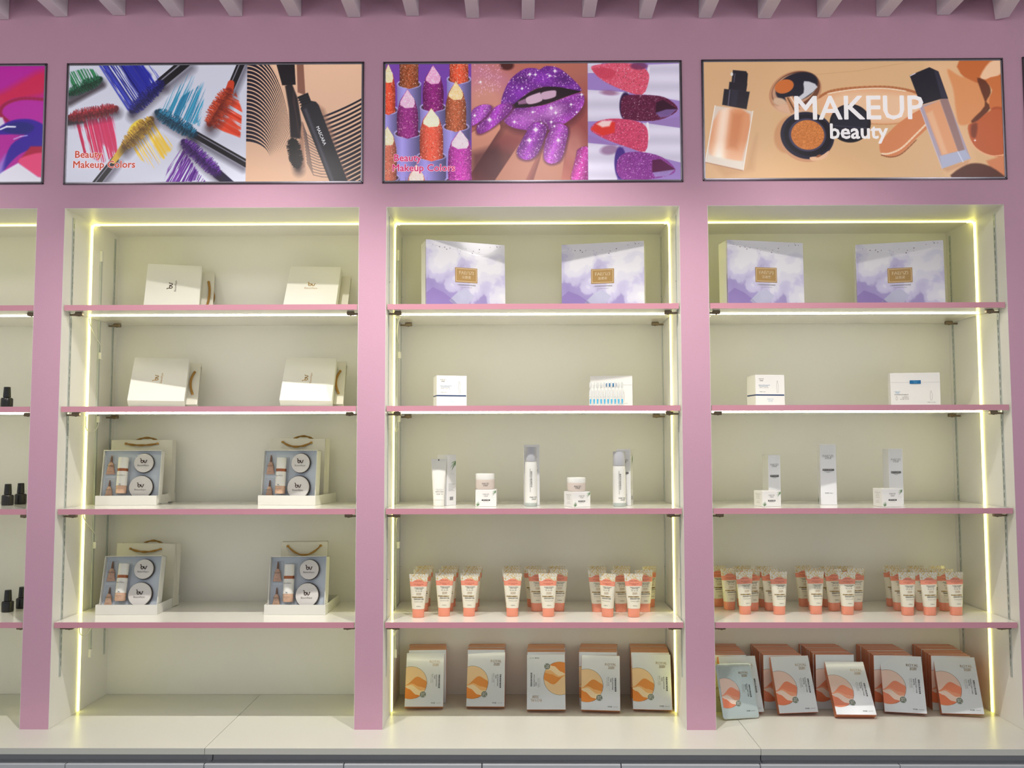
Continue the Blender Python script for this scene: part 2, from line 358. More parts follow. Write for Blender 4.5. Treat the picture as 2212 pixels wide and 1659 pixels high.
# ------------------------------------------------------------------ printed fabric light boxes (flat prints painted per vertex)
rng = np.random.default_rng(7)
def lin(a): a = np.clip(a, 0, 1); return np.where(a <= .04045, a/12.92, ((a+.055)/1.055)**2.4)
class Art:
    def __init__(s, q, nx, ny, bg):       # q: corner coordinates TL,TR,BR,BL of the art board
        u, v = np.meshgrid(np.linspace(0, 1, nx), np.linspace(0, 1, ny))
        tl, tr, br, bl = [np.array(p, float) for p in q]
        P = ((1-v)[..., None]*((1-u)[..., None]*tl+u[..., None]*tr)+v[..., None]*((1-u)[..., None]*bl+u[..., None]*br))
        s.X, s.Y = P[..., 0], P[..., 1]; s.C = np.zeros((ny, nx, 3)); s.C[:] = np.array(bg)/255
        s.nx, s.ny = nx, ny; s.x0 = min(tl[0], bl[0]); s.x1 = max(tr[0], br[0]); s.y0 = min(tl[1], tr[1]); s.y1 = max(bl[1], br[1])
    def sl(s, xa, ya, xb, yb):
        kx = (s.nx-1)/(s.x1-s.x0); ky = (s.ny-1)/(s.y1-s.y0); mx = 22*kx+3; my = 12*ky+3
        i0 = int(max(0, (xa-s.x0)*kx-mx)); i1 = int(min(s.nx, (xb-s.x0)*kx+mx)); j0 = int(max(0, (ya-s.y0)*ky-my)); j1 = int(min(s.ny, (yb-s.y0)*ky+my))
        return (slice(j0, max(j0, j1)), slice(i0, max(i0, i1)))
    def put(s, S, a, c):
        if callable(c): c = c(s.X[S], s.Y[S])
        else: c = np.array(c)/255
        a = a[..., None]; s.C[S] = s.C[S]*(1-a)+c*a
    def sd(s, S, P):
        X, Y = s.X[S], s.Y[S]; ins = np.zeros(X.shape, bool); dm = np.full(X.shape, 1e9)
        for (xa, ya), (xb, yb) in zip(P, P[1:]+P[:1]):
            dx, dy = xb-xa, yb-ya; t = np.clip(((X-xa)*dx+(Y-ya)*dy)/(dx*dx+dy*dy+1e-9), 0, 1)
            dm = np.minimum(dm, np.hypot(X-xa-t*dx, Y-ya-t*dy))
            if ya != yb: ins ^= ((ya > Y) != (yb > Y)) & (X < (xb-xa)*(Y-ya)/(yb-ya)+xa)
        return np.where(ins, dm, -dm)
    def poly(s, P, c, soft=4, a=1, sp=0, mod=None):
        if sp: P = catm(P, sp)
        xs = [p[0] for p in P]; ys = [p[1] for p in P]; S = s.sl(min(xs)-soft, min(ys)-soft, max(xs)+soft, max(ys)+soft)
        if s.X[S].size == 0: return
        al = np.clip(.5+s.sd(S, P)/soft, 0, 1)*a
        if mod: al = al*mod(s.X[S], s.Y[S])
        s.put(S, al, c)
    def cap(s, x0, y0, x1, y1, r0, r1, c, soft=4, a=1):
        r = max(r0, r1)+soft; S = s.sl(min(x0, x1)-r, min(y0, y1)-r, max(x0, x1)+r, max(y0, y1)+r)
        X, Y = s.X[S], s.Y[S]
        if X.size == 0: return
        dx, dy = x1-x0, y1-y0; t = np.clip(((X-x0)*dx+(Y-y0)*dy)/(dx*dx+dy*dy+1e-9), 0, 1)
        d = r0+(r1-r0)*t-np.hypot(X-x0-t*dx, Y-y0-t*dy)
        s.put(S, np.clip(.5+d/soft, 0, 1)*a, c)
    def line(s, P, w, c, soft=3, a=1):
        for p, q in zip(P, P[1:]): s.cap(*p, *q, w, w, c, soft, a)
    def ell(s, cx, cy, rx, ry, rot, c, soft=4, a=1, mod=None):
        r = max(rx, ry)+soft; S = s.sl(cx-r, cy-r, cx+r, cy+r); X, Y = s.X[S]-cx, s.Y[S]-cy
        co, si = math.cos(R(rot)), math.sin(R(rot)); U, V = X*co+Y*si, -X*si+Y*co
        d = (1-np.hypot(U/rx, V/ry))*min(rx, ry); al = np.clip(.5+d/soft, 0, 1)*a
        if mod: al = al*mod(s.X[S], s.Y[S])
        s.put(S, al, c)
    def glit(s, P, n, c, r=(2, 5), a=.9, sp=0, star=0):
        if sp: P = catm(P, sp)
        xs = [p[0] for p in P]; ys = [p[1] for p in P]; k = 0; Q = np.array(P); Q2 = np.roll(Q, -1, 0)
        while k < n:
            x, y = rng.uniform(min(xs), max(xs)), rng.uniform(min(ys), max(ys)); k += 1
            cr = ((Q[:, 1] > y) != (Q2[:, 1] > y)) & (x < (Q2[:, 0]-Q[:, 0])*(y-Q[:, 1])/(Q2[:, 1]-Q[:, 1]+1e-9)+Q[:, 0])
            if cr.sum() % 2 == 0: continue
            q = rng.uniform(*r); s.cap(x, y, x+.1, y, q, q, c, 4, a*rng.uniform(.4, 1))
    def star(s, x, y, r, c=(255, 250, 255)):
        S = s.sl(x-r*2, y-r*2, x+r*2, y+r*2); X, Y = s.X[S]-x, s.Y[S]-y
        s.put(S, np.clip(np.exp(-(X*X+Y*Y)/(r*r*.35))+.8*np.exp(-np.abs(X)/(r*.9))*np.exp(-Y*Y/6)+.8*np.exp(-np.abs(Y)/(r*.9))*np.exp(-X*X/6), 0, 1), c)
    def streak(s, P, ang, c, dens=.5, f=.09, seed=0, fade=None, tone=25):
        tab = np.random.default_rng(seed).random(4096); co, si = math.cos(R(ang)), math.sin(R(ang))
        def nz(t): i = np.floor(t).astype(int); fr = t-i; fr = fr*fr*(3-2*fr); return tab[i % 4096]*(1-fr)+tab[(i+1) % 4096]*fr
        def mod(X, Y):
            L = X*co+Y*si; T = -X*si+Y*co
            n = .5*nz(T*f*1.5+900)+.5*nz(T*f*3.6+300)+.22*(nz(L*.018+np.floor(T*f*3)*7.3)-.5)
            th = 1-dens
            if fade:
                k = np.clip(((X-fade[0])*(fade[2]-fade[0])+(Y-fade[1])*(fade[3]-fade[1]))/((fade[2]-fade[0])**2+(fade[3]-fade[1])**2), 0, 1)
                th = th+k*k*.55
            return np.clip((n-th)*9+.5, 0, 1)
        def cc(X, Y):
            T = -X*si+Y*co; return np.clip((np.array(c)[None, None]+tone*(nz(T*f*1.9+50)-.4)[..., None]*2)/255, 0, 1)
        s.poly(P, cc, 10, 1, mod=mod)
    def brush(s, x0, y0, x1, y1, r, dark, mid, n=150, seed=1, curl=.3):
        g2 = np.random.default_rng(seed); d = Vector((x1-x0, y1-y0)); L = d.length; d /= L; nn = Vector((-d.y, d.x))
        s.cap(x0+10, y0+r*.9, x1+10, y1+r*.9, r*.8, r*.8, (40, 30, 40), r*1.3, .55)
        s.cap(x0, y0, x1, y1, r*.42, r*.5, dark, 10)
        for i in range(int(n*1.7)):
            t = g2.random(); sd = 1 if i % 2 else -1; k = g2.uniform(.55, 1.12); mx = min(1, .55+2.2*min(t, 1-t))
            b = Vector((x0, y0))+d*(t*L)+nn*sd*r*.15; e = b+nn*sd*r*k*mx+d*g2.uniform(-curl, curl)*r
            q = np.array(dark)+(np.array(mid)-np.array(dark))*g2.uniform(-.2, 1.0); s.cap(b.x, b.y, e.x, e.y, 2.6, 1.3, np.clip(q, 0, 255), 2.6)
        for i in range(n//2):
            t = g2.random(); b = Vector((x0, y0))+d*(t*L)+nn*g2.uniform(-.5, .5)*r
            q = np.array(dark)+(np.array(mid)-np.array(dark))*g2.uniform(.3, 1.3); e = b+nn*g2.uniform(-.3, .3)*r+d*4; s.cap(b.x, b.y, e.x, e.y, 2.2, 1.6, np.clip(q, 0, 255), 3)
        s.cap(x0, y0+r*.42, x1, y1+r*.42, r*.42, r*.42, np.array(dark)*.45, r*.9, .62)
    def stick(s, x0, y0, x1, y1, r, c=(20, 17, 24), hl=(165, 165, 180)):
        d = Vector((x1-x0, y1-y0)).normalized(); n = Vector((-d.y, d.x))
        if n.y > 0: n = -n
        s.cap(x0-n.x*r*1.6, y0-n.y*r*1.6, x1-n.x*r*1.6, y1-n.y*r*1.6, r*.8, r*.9, (60, 55, 70), r*1.6, .6)
        s.cap(x0, y0, x1, y1, r, r*1.05, c, 4); s.cap(x0+n.x*r*.35, y0+n.y*r*.35, x1+n.x*r*.35, y1+n.y*r*.35, r*.13, r*.16, hl, 4, .75)
def art_mascara():
    A = Art([(80, 62), (2152, 58), (2158, 892), (66, 898)], 720, 290, (206, 208, 224))
    A.poly([(60, 400), (700, 400), (700, 900), (60, 900)], (214, 216, 232), 300, .6)
    A.streak([(85, 110), (180, 85), (250, 90), (300, 150), (95, 235)], 62, (34, 118, 72), .62, .08, 3)
    A.cap(85, 335, 320, 205, 22, 16, (45, 35, 40), 34, .75); A.brush(85, 262, 300, 160, 38, (12, 52, 38), (40, 130, 85), 150, 2)
    A.streak([(285, 55), (640, 55), (745, 165), (560, 400), (500, 385)], 56, (38, 48, 168), .60, .055, 5)
    A.poly([(440, 60), (590, 60), (660, 130), (650, 200), (590, 300), (520, 200)], (26, 30, 150), 26, .9); A.streak([(300, 60), (560, 60), (640, 250), (520, 395)], 56, (24, 26, 120), .4, .06, 9)
    A.stick(735, 185, 905, 40, 36); A.brush(528, 388, 735, 190, 44, (16, 14, 84), (46, 48, 170), 210, 4)
    A.streak([(112, 470), (405, 420), (432, 700), (330, 760), (190, 700)], 76, (206, 42, 92), .58, .06, 11, (250, 560, 250, 900)); A.poly([(250, 480), (390, 440), (420, 690), (350, 640), (290, 600)], (204, 38, 92), 20, .8)
    A.cap(78, 470, 180, 460, 22, 16, (35, 25, 30), 16, .85); A.brush(88, 432, 415, 370, 40, (104, 18, 34), (196, 52, 60), 210, 6)
    A.streak([(520, 690), (680, 470), (830, 640), (790, 700), (700, 800)], 58, (238, 196, 58), .56, .06, 13, (640, 600, 760, 860)); A.poly([(700, 560), (760, 600), (815, 660), (740, 720), (690, 640)], (232, 188, 50), 22, .7)
    A.ell(560, 505, 70, 34, -46, (232, 202, 60), 10); A.stick(415, 735, 270, 920, 26); A.cap(480, 640, 405, 745, 26, 20, (214, 172, 56), 6); A.brush(478, 642, 665, 450, 46, (126, 84, 22), (238, 196, 76), 210, 8, .1)
    A.streak([(735, 380), (800, 250), (905, 110), (1055, 180), (1010, 500)], 113, (46, 142, 178), .52, .075, 15, (880, 420, 960, 60)); A.streak([(770, 385), (860, 300), (1000, 210), (1000, 470), (940, 500)], 113, (34, 120, 160), .5, .09, 17)
    A.stick(975, 555, 1345, 765, 26); A.brush(708, 398, 975, 555, 44, (10, 52, 78), (44, 140, 180), 220, 10)
    A.streak([(1105, 510), (1262, 255), (1310, 390), (1300, 580)], 30, (218, 66, 36), .66, .06, 19); A.poly([(1110, 510), (1230, 430), (1290, 520), (1292, 576), (1180, 510)], (214, 62, 34), 18, .8)
    A.stick(1222, 235, 1300, 45, 26); A.cap(1216, 250, 1228, 195, 30, 24, (196, 62, 34), 6); A.brush(1082, 480, 1212, 250, 52, (142, 34, 20), (232, 92, 50), 230, 12)
    A.streak([(890, 650), (1060, 895), (760, 905), (790, 800)], 118, (104, 44, 148), .55, .07, 21); A.streak([(900, 680), (1040, 880), (900, 890), (850, 760)], 112, (78, 24, 122), .5, .07, 23)
    A.cap(1140, 835, 1240, 915, 34, 30, (24, 18, 50), 6); A.brush(898, 608, 1150, 835, 44, (52, 16, 92), (124, 60, 178), 220, 14)
    # peach panel
    S = A.sl(1345, 40, 2200, 920); X, Y = A.X[S], A.Y[S]; m = np.clip((X-1340)/3, 0, 1)
    base = np.array((226, 184, 154))/255*(1-.08*((Y-400)/500)[..., None]); A.C[S] = A.C[S]*(1-m[..., None])+base*m[..., None]
    dx, dy = np.maximum(X-1335, 0), np.maximum(745-Y, 0); lo, hi = np.zeros_like(X)-.3, np.ones_like(X)*1.6
    for _ in range(18):
        md = (lo+hi)/2; q = (dx/(180+135*md))**2+(dy/(140+590*md))**2; hi = np.where(q < 1, md, hi); lo = np.where(q < 1, lo, md)
    th = np.clip(dy/(140+590*lo), 0, 1); st = np.clip((np.sin(lo*130)+(th*2.1-1.25))*3, 0, 1)
    msk = np.clip(lo*60+1, 0, 1)*np.clip((1.12-lo)*40, 0, 1)*np.clip((1655-X)/12, 0, 1)*m*np.clip((745-Y)/90, 0, 1); A.put(S, st*msk, (24, 20, 40))
    rr = (Y-330)*.93+(X-1880)*.33+.00035*(X-1880)**2; st = np.clip((np.sin(rr*.21)+.2+.4*np.clip((rr-150)/300, -1, 1))*3, 0, 1)
    msk = np.clip((X-1820-.42*(Y-440))/60, 0, 1)*np.clip((rr-75)/20, 0, 1); A.put(S, st*msk, (24, 20, 38))
    for k in range(14):
        A.line([(1735+3*k, 470+22*k), (1770+4*k, 560+22*k), (1830+4*k, 600+20*k), (1900+5*k, 590+21*k)], 2, (40, 30, 44), 3, .75)
    A.poly([(1690, 55), (1738, 55), (1755, 280), (1700, 260)], (128, 82, 68), 8, .9); A.poly([(1720, 480), (1745, 480), (1760, 790), (1720, 810)], (150, 104, 84), 14, .6)
    A.poly([(1820, 330), (1890, 380), (1960, 560), (1990, 700), (2080, 895), (2000, 895)], (150, 108, 90), 30, .65)
    A.poly([(1545, 55), (1675, 55), (1685, 205), (1590, 210)], (22, 18, 24), 5); A.poly([(1655, 190), (1700, 300), (1730, 480), (1722, 590), (1655, 580), (1640, 380), (1610, 215)], (24, 20, 26), 10, .95)
    for k in range(30): A.cap(1670+k*1.2, 230+k*11, 1640+k*2.4+25, 330+k*9, 3, 1.5, (60, 44, 44), 3, .6)
    A.brush(1668, 600, 1708, 780, 40, (14, 11, 14), (34, 27, 28), 300, 30)
    A.poly([(1700, 292), (1772, 262), (1795, 320), (1830, 328), (1850, 350), (2066, 898), (1938, 898), (1722, 375), (1732, 352)], (30, 29, 36), 5); A.poly([(1745, 380), (1765, 375), (1970, 895), (1948, 895)], (76, 76, 88), 16, .8)
    for k in range(4): A.line([(1704+6*k, 300+18*k), (1772+6*k, 274+18*k)], 4, (10, 10, 14), 4)
    return A
def art_lips():
    A = Art([(70, 56), (2146, 44), (2152, 880), (60, 890)], 720, 290, (122, 70, 172))
    hold = (158, 146, 218)
    L = [(237, 50, 66, 215, (150, 74, 42), None), (590, 50, 66, 180, (222, 82, 52), None), (407, 68, 74, 380, (132, 32, 112), (238, 172, 214)), (90, 60, 50, 400, (214, 74, 48), (238, 226, 180)), (567, 182, 74, 520, (176, 92, 60), (248, 218, 160)),
         (225, 240, 76, 568, (142, 42, 122), (236, 190, 222)), (393, 375, 84, 728, (226, 92, 70), (242, 240, 210)), (82, 505, 66, 880, (192, 104, 84), (238, 228, 190)), (596, 530, 88, 900, (186, 62, 164), (240, 220, 232)), (285, 775, 76, 980, (226, 112, 92), (246, 226, 214))]
    for cx, tp, hw, rim, c, tip in L:
        A.poly([(cx-hw-20, rim-18), (cx+hw+20, rim-18), (cx+hw+14, rim+420), (cx-hw-14, rim+420)], lambda X, Y, cx=cx, hw=hw: np.array(hold)/255*(1.12-.42*np.abs((X-cx+hw*.5)/(hw+20)))[..., None], 5)
        A.ell(cx, rim-16, hw+20, 34, 0, (190, 178, 236), 4); A.ell(cx, rim-14, hw+11, 26, 0, (70, 44, 60), 4)
        pt = [(cx-hw*.96, rim), (cx-hw, rim-120), (cx-hw*.94, tp+150), (cx-hw*.7, tp+80), (cx, tp-4), (cx+hw*.72, tp+80), (cx+hw*.95, tp+150), (cx+hw, rim-120), (cx+hw*.96, rim), (cx, rim+22)]
        if tip is None: pt = [(cx-hw, rim), (cx-hw, 40), (cx+hw, 40), (cx+hw, rim), (cx, rim+20)]
        A.poly(pt, lambda X, Y, cx=cx, hw=hw, c=c: np.clip(np.array(c)/255*(1.12-.5*((X-cx)/hw)**2)[..., None], 0, 1), 5)
        A.glit(pt, int(hw*4.4), tuple(min(255, v+75) for v in c), (1.6, 3.2), .85); A.glit(pt, int(hw*2), tuple(int(v*.5) for v in c), (2, 4), .6); A.glit(pt, int(hw*.7), (255, 235, 220), (1.5, 3.2), 1)
        if tip:
            tpp = [(cx, tp-2), (cx+hw*.62, tp+66), (cx+hw*.70, tp+100), (cx+hw*.55, tp+128), (cx-hw*.2, tp+132), (cx-hw*.68, tp+108), (cx-hw*.66, tp+84)]
            A.poly(tpp, tip, 5); A.glit(tpp, 90, (255, 255, 250), (2, 4), .7); A.glit(tpp, 40, tuple(int(v*.8) for v in tip), (2, 4), .6)
    LEFT = A.C.copy()
    A.poly([(676, 30), (1498, 30), (1498, 920), (676, 920)], (176, 104, 92), 3)
    A.ell(760, 170, 230, 170, 0, (204, 130, 150), 160, .9); A.ell(1150, 60, 280, 70, 0, (190, 112, 92), 90, .8); A.ell(780, 330, 140, 130, 20, (216, 150, 130), 120, .8); A.ell(1430, 520, 110, 260, 10, (150, 70, 70), 120, .8); A.ell(850, 760, 190, 170, 0, (96, 44, 46), 150, .9); A.ell(1130, 620, 260, 60, 0, (150, 70, 74), 80, .8)
    A.ell(930, 66, 48, 34, 0, (70, 28, 26), 16, .95); A.glit([(700, 60), (900, 60), (880, 240), (700, 300)], 160, (250, 200, 240), (2, 4.5), .8)
    A.ell(1400, 640, 70, 110, 0, (198, 130, 120), 70, .8)
    up = [(888, 352), (900, 275), (955, 165), (1050, 92), (1130, 86), (1160, 96), (1210, 70), (1300, 88), (1395, 165), (1458, 245), (1390, 238), (1290, 220), (1170, 222), (1075, 265), (965, 352), (925, 372)]
    lo = [(930, 420), (965, 375), (1080, 366), (1200, 346), (1330, 298), (1440, 262), (1474, 292), (1462, 360), (1405, 430), (1300, 500), (1200, 530), (1080, 530), (970, 510), (905, 465)]
    A.poly([(p[0]+8, p[1]+34) for p in lo], (96, 40, 50), 50, .8, sp=3); A.poly([(950, 360), (1080, 262), (1180, 220), (1290, 216), (1455, 245), (1340, 292), (1200, 345), (1080, 368), (960, 380)], (34, 14, 26), 8, sp=3)
    A.poly([(1062, 300), (1150, 262), (1166, 268), (1176, 318), (1082, 344)], (212, 176, 200), 8, sp=4); A.poly([(1172, 262), (1265, 244), (1276, 270), (1262, 294), (1184, 310)], (206, 168, 194), 8, sp=4); A.poly([(1005, 326), (1055, 304), (1068, 340), (1010, 346)], (150, 104, 140), 8)
    for P, c in ((up, (116, 40, 150)), (lo, (152, 60, 166))):
        A.poly(P, lambda X, Y, c=c: np.clip(np.array(c)/255*(1+.22*np.sin(X*.02)*np.sin(Y*.03))[..., None], 0, 1), 7, sp=4)
        A.glit(P, 750, (222, 150, 232), (1.8, 4), .75, sp=3); A.glit(P, 420, (84, 24, 120), (2, 5), .6, sp=3); A.glit(P, 160, (255, 240, 255), (1.8, 4), 1, sp=3)
    A.ell(1080, 440, 110, 44, -8, (206, 130, 212), 60, .5); A.ell(1260, 390, 70, 40, -20, (230, 170, 235), 50, .6)
    def nail(P, c, n=260, hl=None):
        mx_, my_ = sum(p[0] for p in P)/len(P), sum(p[1] for p in P)/len(P)
        A.poly([(mx_+(x-mx_)*1.10+4, my_+(y-my_)*1.06+6) for x, y in P], (92, 36, 70), 18, .75, sp=3)
        A.poly(P, lambda X, Y: np.clip(np.array(c)/255*(.82+.45*np.clip(1-np.abs((X-mx_)+.35*(Y-my_))/60, 0, 1))[..., None], 0, 1), 6, sp=3); A.glit(P, n, (226, 150, 230), (2, 4), .75, sp=3); A.glit(P, n//2, tuple(int(v*.6) for v in c), (2, 4), .6, sp=3); A.glit(P, n//6, (255, 245, 255), (2, 4), 1, sp=3)
    sk = lambda X, Y: np.clip(np.array((206, 140, 118))/255*(1.08-.25*np.clip((Y-500)/400, 0, 1))[..., None], 0, 1)
    A.cap(600, 760, 855, 500, 120, 50, (80, 34, 38), 60, .7); A.cap(590, 740, 835, 505, 125, 46, sk, 8); 
    nail([(716, 540), (730, 470), (850, 360), (925, 338), (968, 362), (930, 420), (840, 500), (755, 550)], (152, 56, 168)); nail([(680, 470), (684, 385), (760, 346), (820, 362), (780, 430), (690, 496)], (160, 70, 176), 180)
    A.poly([(676, 690), (860, 640), (940, 900), (676, 900)], (74, 32, 40), 60, .7);
    A.cap(880, 980, 1090, 650, 86, 62, (90, 40, 44), 40, .6); A.cap(900, 980, 1096, 630, 104, 72, sk, 8); A.cap(1150, 980, 1262, 660, 118, 72, (100, 48, 50), 40, .6); A.cap(1190, 980, 1270, 630, 104, 74, sk, 8)
    nail([(998, 690), (1010, 640), (1090, 500), (1140, 472), (1206, 505), (1190, 590), (1140, 700), (1080, 738), (1020, 726)], (140, 46, 160), 320); nail([(1184, 700), (1200, 600), (1250, 495), (1290, 480), (1356, 512), (1345, 610), (1310, 730), (1250, 765), (1200, 750)], (164, 70, 176), 320)
    nail([(1380, 900), (1412, 720), (1430, 662), (1510, 664), (1520, 900)], (170, 52, 140), 200)
    for x, y, r in ((1090, 130, 16), (1130, 132, 13), (1268, 106, 16), (1230, 140, 12), (1035, 232, 12), (805, 455, 22), (1110, 400, 12), (1130, 525, 26), (1085, 600, 24), (1288, 600, 18), (1240, 470, 14), (1262, 500, 10), (980, 470, 14), (1240, 370, 18), (1272, 405, 14), (1380, 345, 12), (1455, 275, 13), (742, 185, 12), (700, 425, 12), (1420, 400, 9), (1170, 480, 9)): A.star(x, y, r)
    k_ = (A.X < 677)[..., None]; A.C = np.where(k_, LEFT, A.C)
    A.poly([(1498, 30), (2200, 30), (2200, 920), (1498, 920)], (158, 128, 196), 3)
    wt = lambda X, Y: np.clip(np.array((212, 206, 226))/255*(1.02+.05*np.sin(Y*.05))[..., None], 0, 1)
    def bul(P, c, n): A.poly(P, c, 6, sp=3); A.glit(P, n, tuple(min(255, v+70) for v in c), (1.6, 3.2), .8, sp=3); A.glit(P, n//2, tuple(int(v*.55) for v in c), (1.8, 3.6), .6, sp=3); A.glit(P, n//8, (255, 240, 250), (1.5, 3), .9, sp=3)
    A.poly([(1500, 50), (1600, 50), (1560, 120), (1500, 120)], wt, 6); A.poly([(1880, 270), (1925, 60), (2200, 50), (2200, 330)], wt, 6); A.line([(1930, 80), (1925, 170), (1885, 272)], 7, (228, 224, 240), 4)
    bul([(1524, 88), (1560, 62), (1700, 48), (1850, 60), (1922, 110), (1928, 180), (1880, 276), (1740, 240), (1600, 170)], (218, 84, 110), 560); A.poly([(1540, 90), (1640, 84), (1700, 120), (1650, 165), (1580, 150)], (200, 60, 84), 16, .7, sp=3); A.ell(1860, 70, 60, 26, 0, (110, 50, 90), 10, .8)
    A.poly([(1498, 240), (1790, 258), (1760, 460), (1498, 466)], wt, 5); A.ell(1650, 262, 60, 18, 4, (140, 80, 120), 14, .7); A.ell(1765, 358, 44, 100, 0, (44, 24, 70), 8)
    bul([(1745, 290), (1820, 276), (2000, 284), (2085, 320), (2132, 378), (2070, 430), (1960, 462), (1800, 458), (1740, 430), (1730, 360)], (92, 22, 58), 560); A.poly([(1980, 330), (2030, 312), (2128, 376), (2060, 420), (1975, 410)], (52, 10, 36), 6); A.poly([(1975, 405), (2050, 380), (2128, 378), (2070, 430), (2010, 440)], (130, 104, 170), 8, .8)
    A.poly([(2040, 450), (2200, 420), (2200, 560), (1900, 480)], (150, 120, 180), 10, .7)
    A.poly([(1885, 475), (2200, 520), (2200, 770), (1880, 690)], wt, 6); A.line([(1918, 480), (1925, 580), (1885, 690)], 8, (236, 232, 244), 4)
    bul([(1516, 522), (1560, 470), (1660, 446), (1800, 455), (1895, 490), (1922, 560), (1900, 680), (1780, 650), (1640, 600), (1560, 560)], (206, 66, 104), 600); A.poly([(1518, 522), (1570, 468), (1690, 470), (1686, 545), (1600, 568)], (222, 52, 44), 8); A.poly([(1560, 485), (1600, 460), (1668, 462), (1650, 500), (1600, 508)], (250, 226, 226), 14, .9)
    A.poly([(1498, 618), (1740, 640), (1700, 884), (1498, 884)], wt, 5); A.ell(1650, 668, 66, 34, -8, (130, 84, 130), 18, .7); A.poly([(1498, 560), (1700, 640), (1498, 618)], (150, 110, 180), 10, .5); A.ell(1725, 762, 42, 118, 0, (70, 40, 130), 8)
    bul([(1706, 740), (1760, 690), (1880, 684), (2020, 720), (2112, 806), (2060, 850), (1900, 880), (1760, 884), (1700, 830)], (134, 52, 142), 600); A.poly([(1950, 740), (2010, 734), (2112, 806), (2040, 830), (1948, 828)], (88, 22, 70), 6); A.poly([(1950, 828), (2110, 806), (2060, 852), (1970, 860)], (160, 140, 200), 8, .85)
    return A
def art_found():
    A = Art([(62, 68), (2056, 58), (2086, 852), (70, 858)], 720, 296, (220, 178, 132))
    A.poly([(60, 60), (500, 60), (300, 860), (60, 860)], (214, 170, 128), 300, .6); A.line([(760, 160), (1100, 130), (1450, 70)], 3, (206, 160, 116), 6, .6)
    # glass foundation bottle
    A.poly([(110, 740), (330, 800), (420, 560), (400, 800), (200, 850)], (190, 140, 96), 40, .4)
    A.poly([(140, 366), (394, 404), (326, 804), (72, 748)], (224, 206, 190), 7)
    A.poly([(168, 400), (374, 424), (330, 690), (300, 740), (150, 720), (96, 650)], lambda X, Y: np.clip((np.array((222, 150, 104))[None, None]+np.array((30, 70, 92))[None, None]*np.exp(-((X-190+.14*(Y-500))/48)**2)[..., None]+np.array((26, 50, 60))[None, None]*np.clip((Y-600)/180, 0, 1)[..., None])/255, 0, 1), 16, sp=3)
    A.poly([(250, 410), (330, 420), (290, 660), (220, 650)], (206, 124, 76), 40, .7); A.poly([(92, 700), (330, 745), (322, 796), (76, 744)], (232, 222, 208), 12, .8); A.line([(394, 404), (326, 804)], 3, (246, 236, 226), 4); A.line([(140, 366), (72, 748)], 3, (246, 236, 226), 4); A.line([(72, 748), (326, 804)], 3, (170, 110, 80), 4, .7)
    for P in ([(202, 252), (374, 272), (352, 390), (188, 360)], [(238, 204), (358, 218), (350, 272), (232, 256)], [(262, 124), (350, 132), (362, 150), (356, 222), (252, 208), (258, 150)]): A.poly(P, (26, 22, 34), 6)
    A.line([(240, 262), (228, 366)], 4, (120, 116, 136), 5, .7); A.line([(275, 150), (268, 205)], 4, (96, 92, 110), 5, .7); A.ell(254, 152, 9, 13, 0, (226, 220, 214), 4)
    A.poly([(250, 256), (300, 262), (282, 372), (240, 366)], (46, 42, 60), 14, .7)
    # swatches
    A.poly([(830, 320), (900, 270), (1050, 240), (1250, 232), (1400, 250), (1490, 275), (1520, 400), (1400, 480), (1200, 490), (1000, 470), (880, 420)], (232, 176, 134), 12, .85, sp=4); A.line(catm([(835, 312), (920, 268), (1080, 246), (1280, 240), (1420, 258), (1500, 282)], 6, False), 8, (176, 104, 60), 8, .8); A.line(catm([(900, 285), (1080, 256), (1280, 250), (1420, 268)], 6, False), 4, (250, 226, 200), 4, .8)
    A.poly([(950, 300), (1200, 280), (1480, 320), (1480, 440), (1200, 470), (960, 430)], (240, 206, 172), 40, .6, sp=3)
    A.line(catm([(1180, 490), (1320, 492), (1480, 470)], 5, False), 4, (206, 140, 90), 6, .8)
    # compact
    A.ell(640, 560, 100, 130, 20, (206, 148, 104), 14, .9)
    A.ell(680, 272, 182, 138, -22, (196, 140, 104), 6); A.ell(684, 262, 168, 122, -22, (110, 66, 46), 6); A.ell(672, 256, 152, 104, -22, (196, 150, 120), 6)
    A.ell(690, 240, 148, 92, -22, (28, 24, 40), 8); A.ell(606, 236, 66, 46, -20, (206, 110, 50), 6, mod=lambda X, Y: ((X-606) < 70)*1.); A.poly([(740, 200), (830, 240), (700, 340), (660, 330), (735, 280)], (226, 226, 232), 8, .9, sp=3); A.ell(575, 340, 46, 26, 10, (214, 180, 150), 10); A.ell(660, 390, 120, 34, 6, (222, 178, 146), 14)
    A.poly([(610, 310), (665, 300), (715, 390), (650, 420)], (206, 150, 110), 6); A.line([(630, 315), (680, 410)], 5, (110, 66, 40), 4); A.line([(650, 308), (700, 398)], 4, (246, 216, 190), 4)
    A.ell(752, 600, 176, 146, 12, (206, 152, 116), 6); A.ell(760, 568, 182, 158, 14, (30, 28, 50), 6); A.ell(764, 566, 162, 138, 14, (16, 14, 26), 6); A.ell(760, 564, 126, 112, 10, (70, 66, 96), 6, .9); A.ell(762, 564, 112, 100, 8, (206, 122, 58), 5)
    A.glit(circ(762, 564, 108, 20, 96), 700, (234, 156, 90), (2, 3.6), .6); A.glit(circ(762, 564, 108, 20, 96), 400, (176, 90, 34), (2, 3.4), .6); A.poly([(775, 715), (850, 705), (905, 670), (880, 720), (800, 740)], (232, 186, 150), 5, sp=3); A.ell(835, 706, 18, 8, -20, (150, 90, 60), 4)
    A.ell(1048, 486, 138, 130, 0, (16, 15, 24), 6); A.ell(1048, 470, 122, 104, 0, (32, 32, 46), 16); A.line([(930, 500), (1170, 520)], 3, (56, 56, 74), 4)
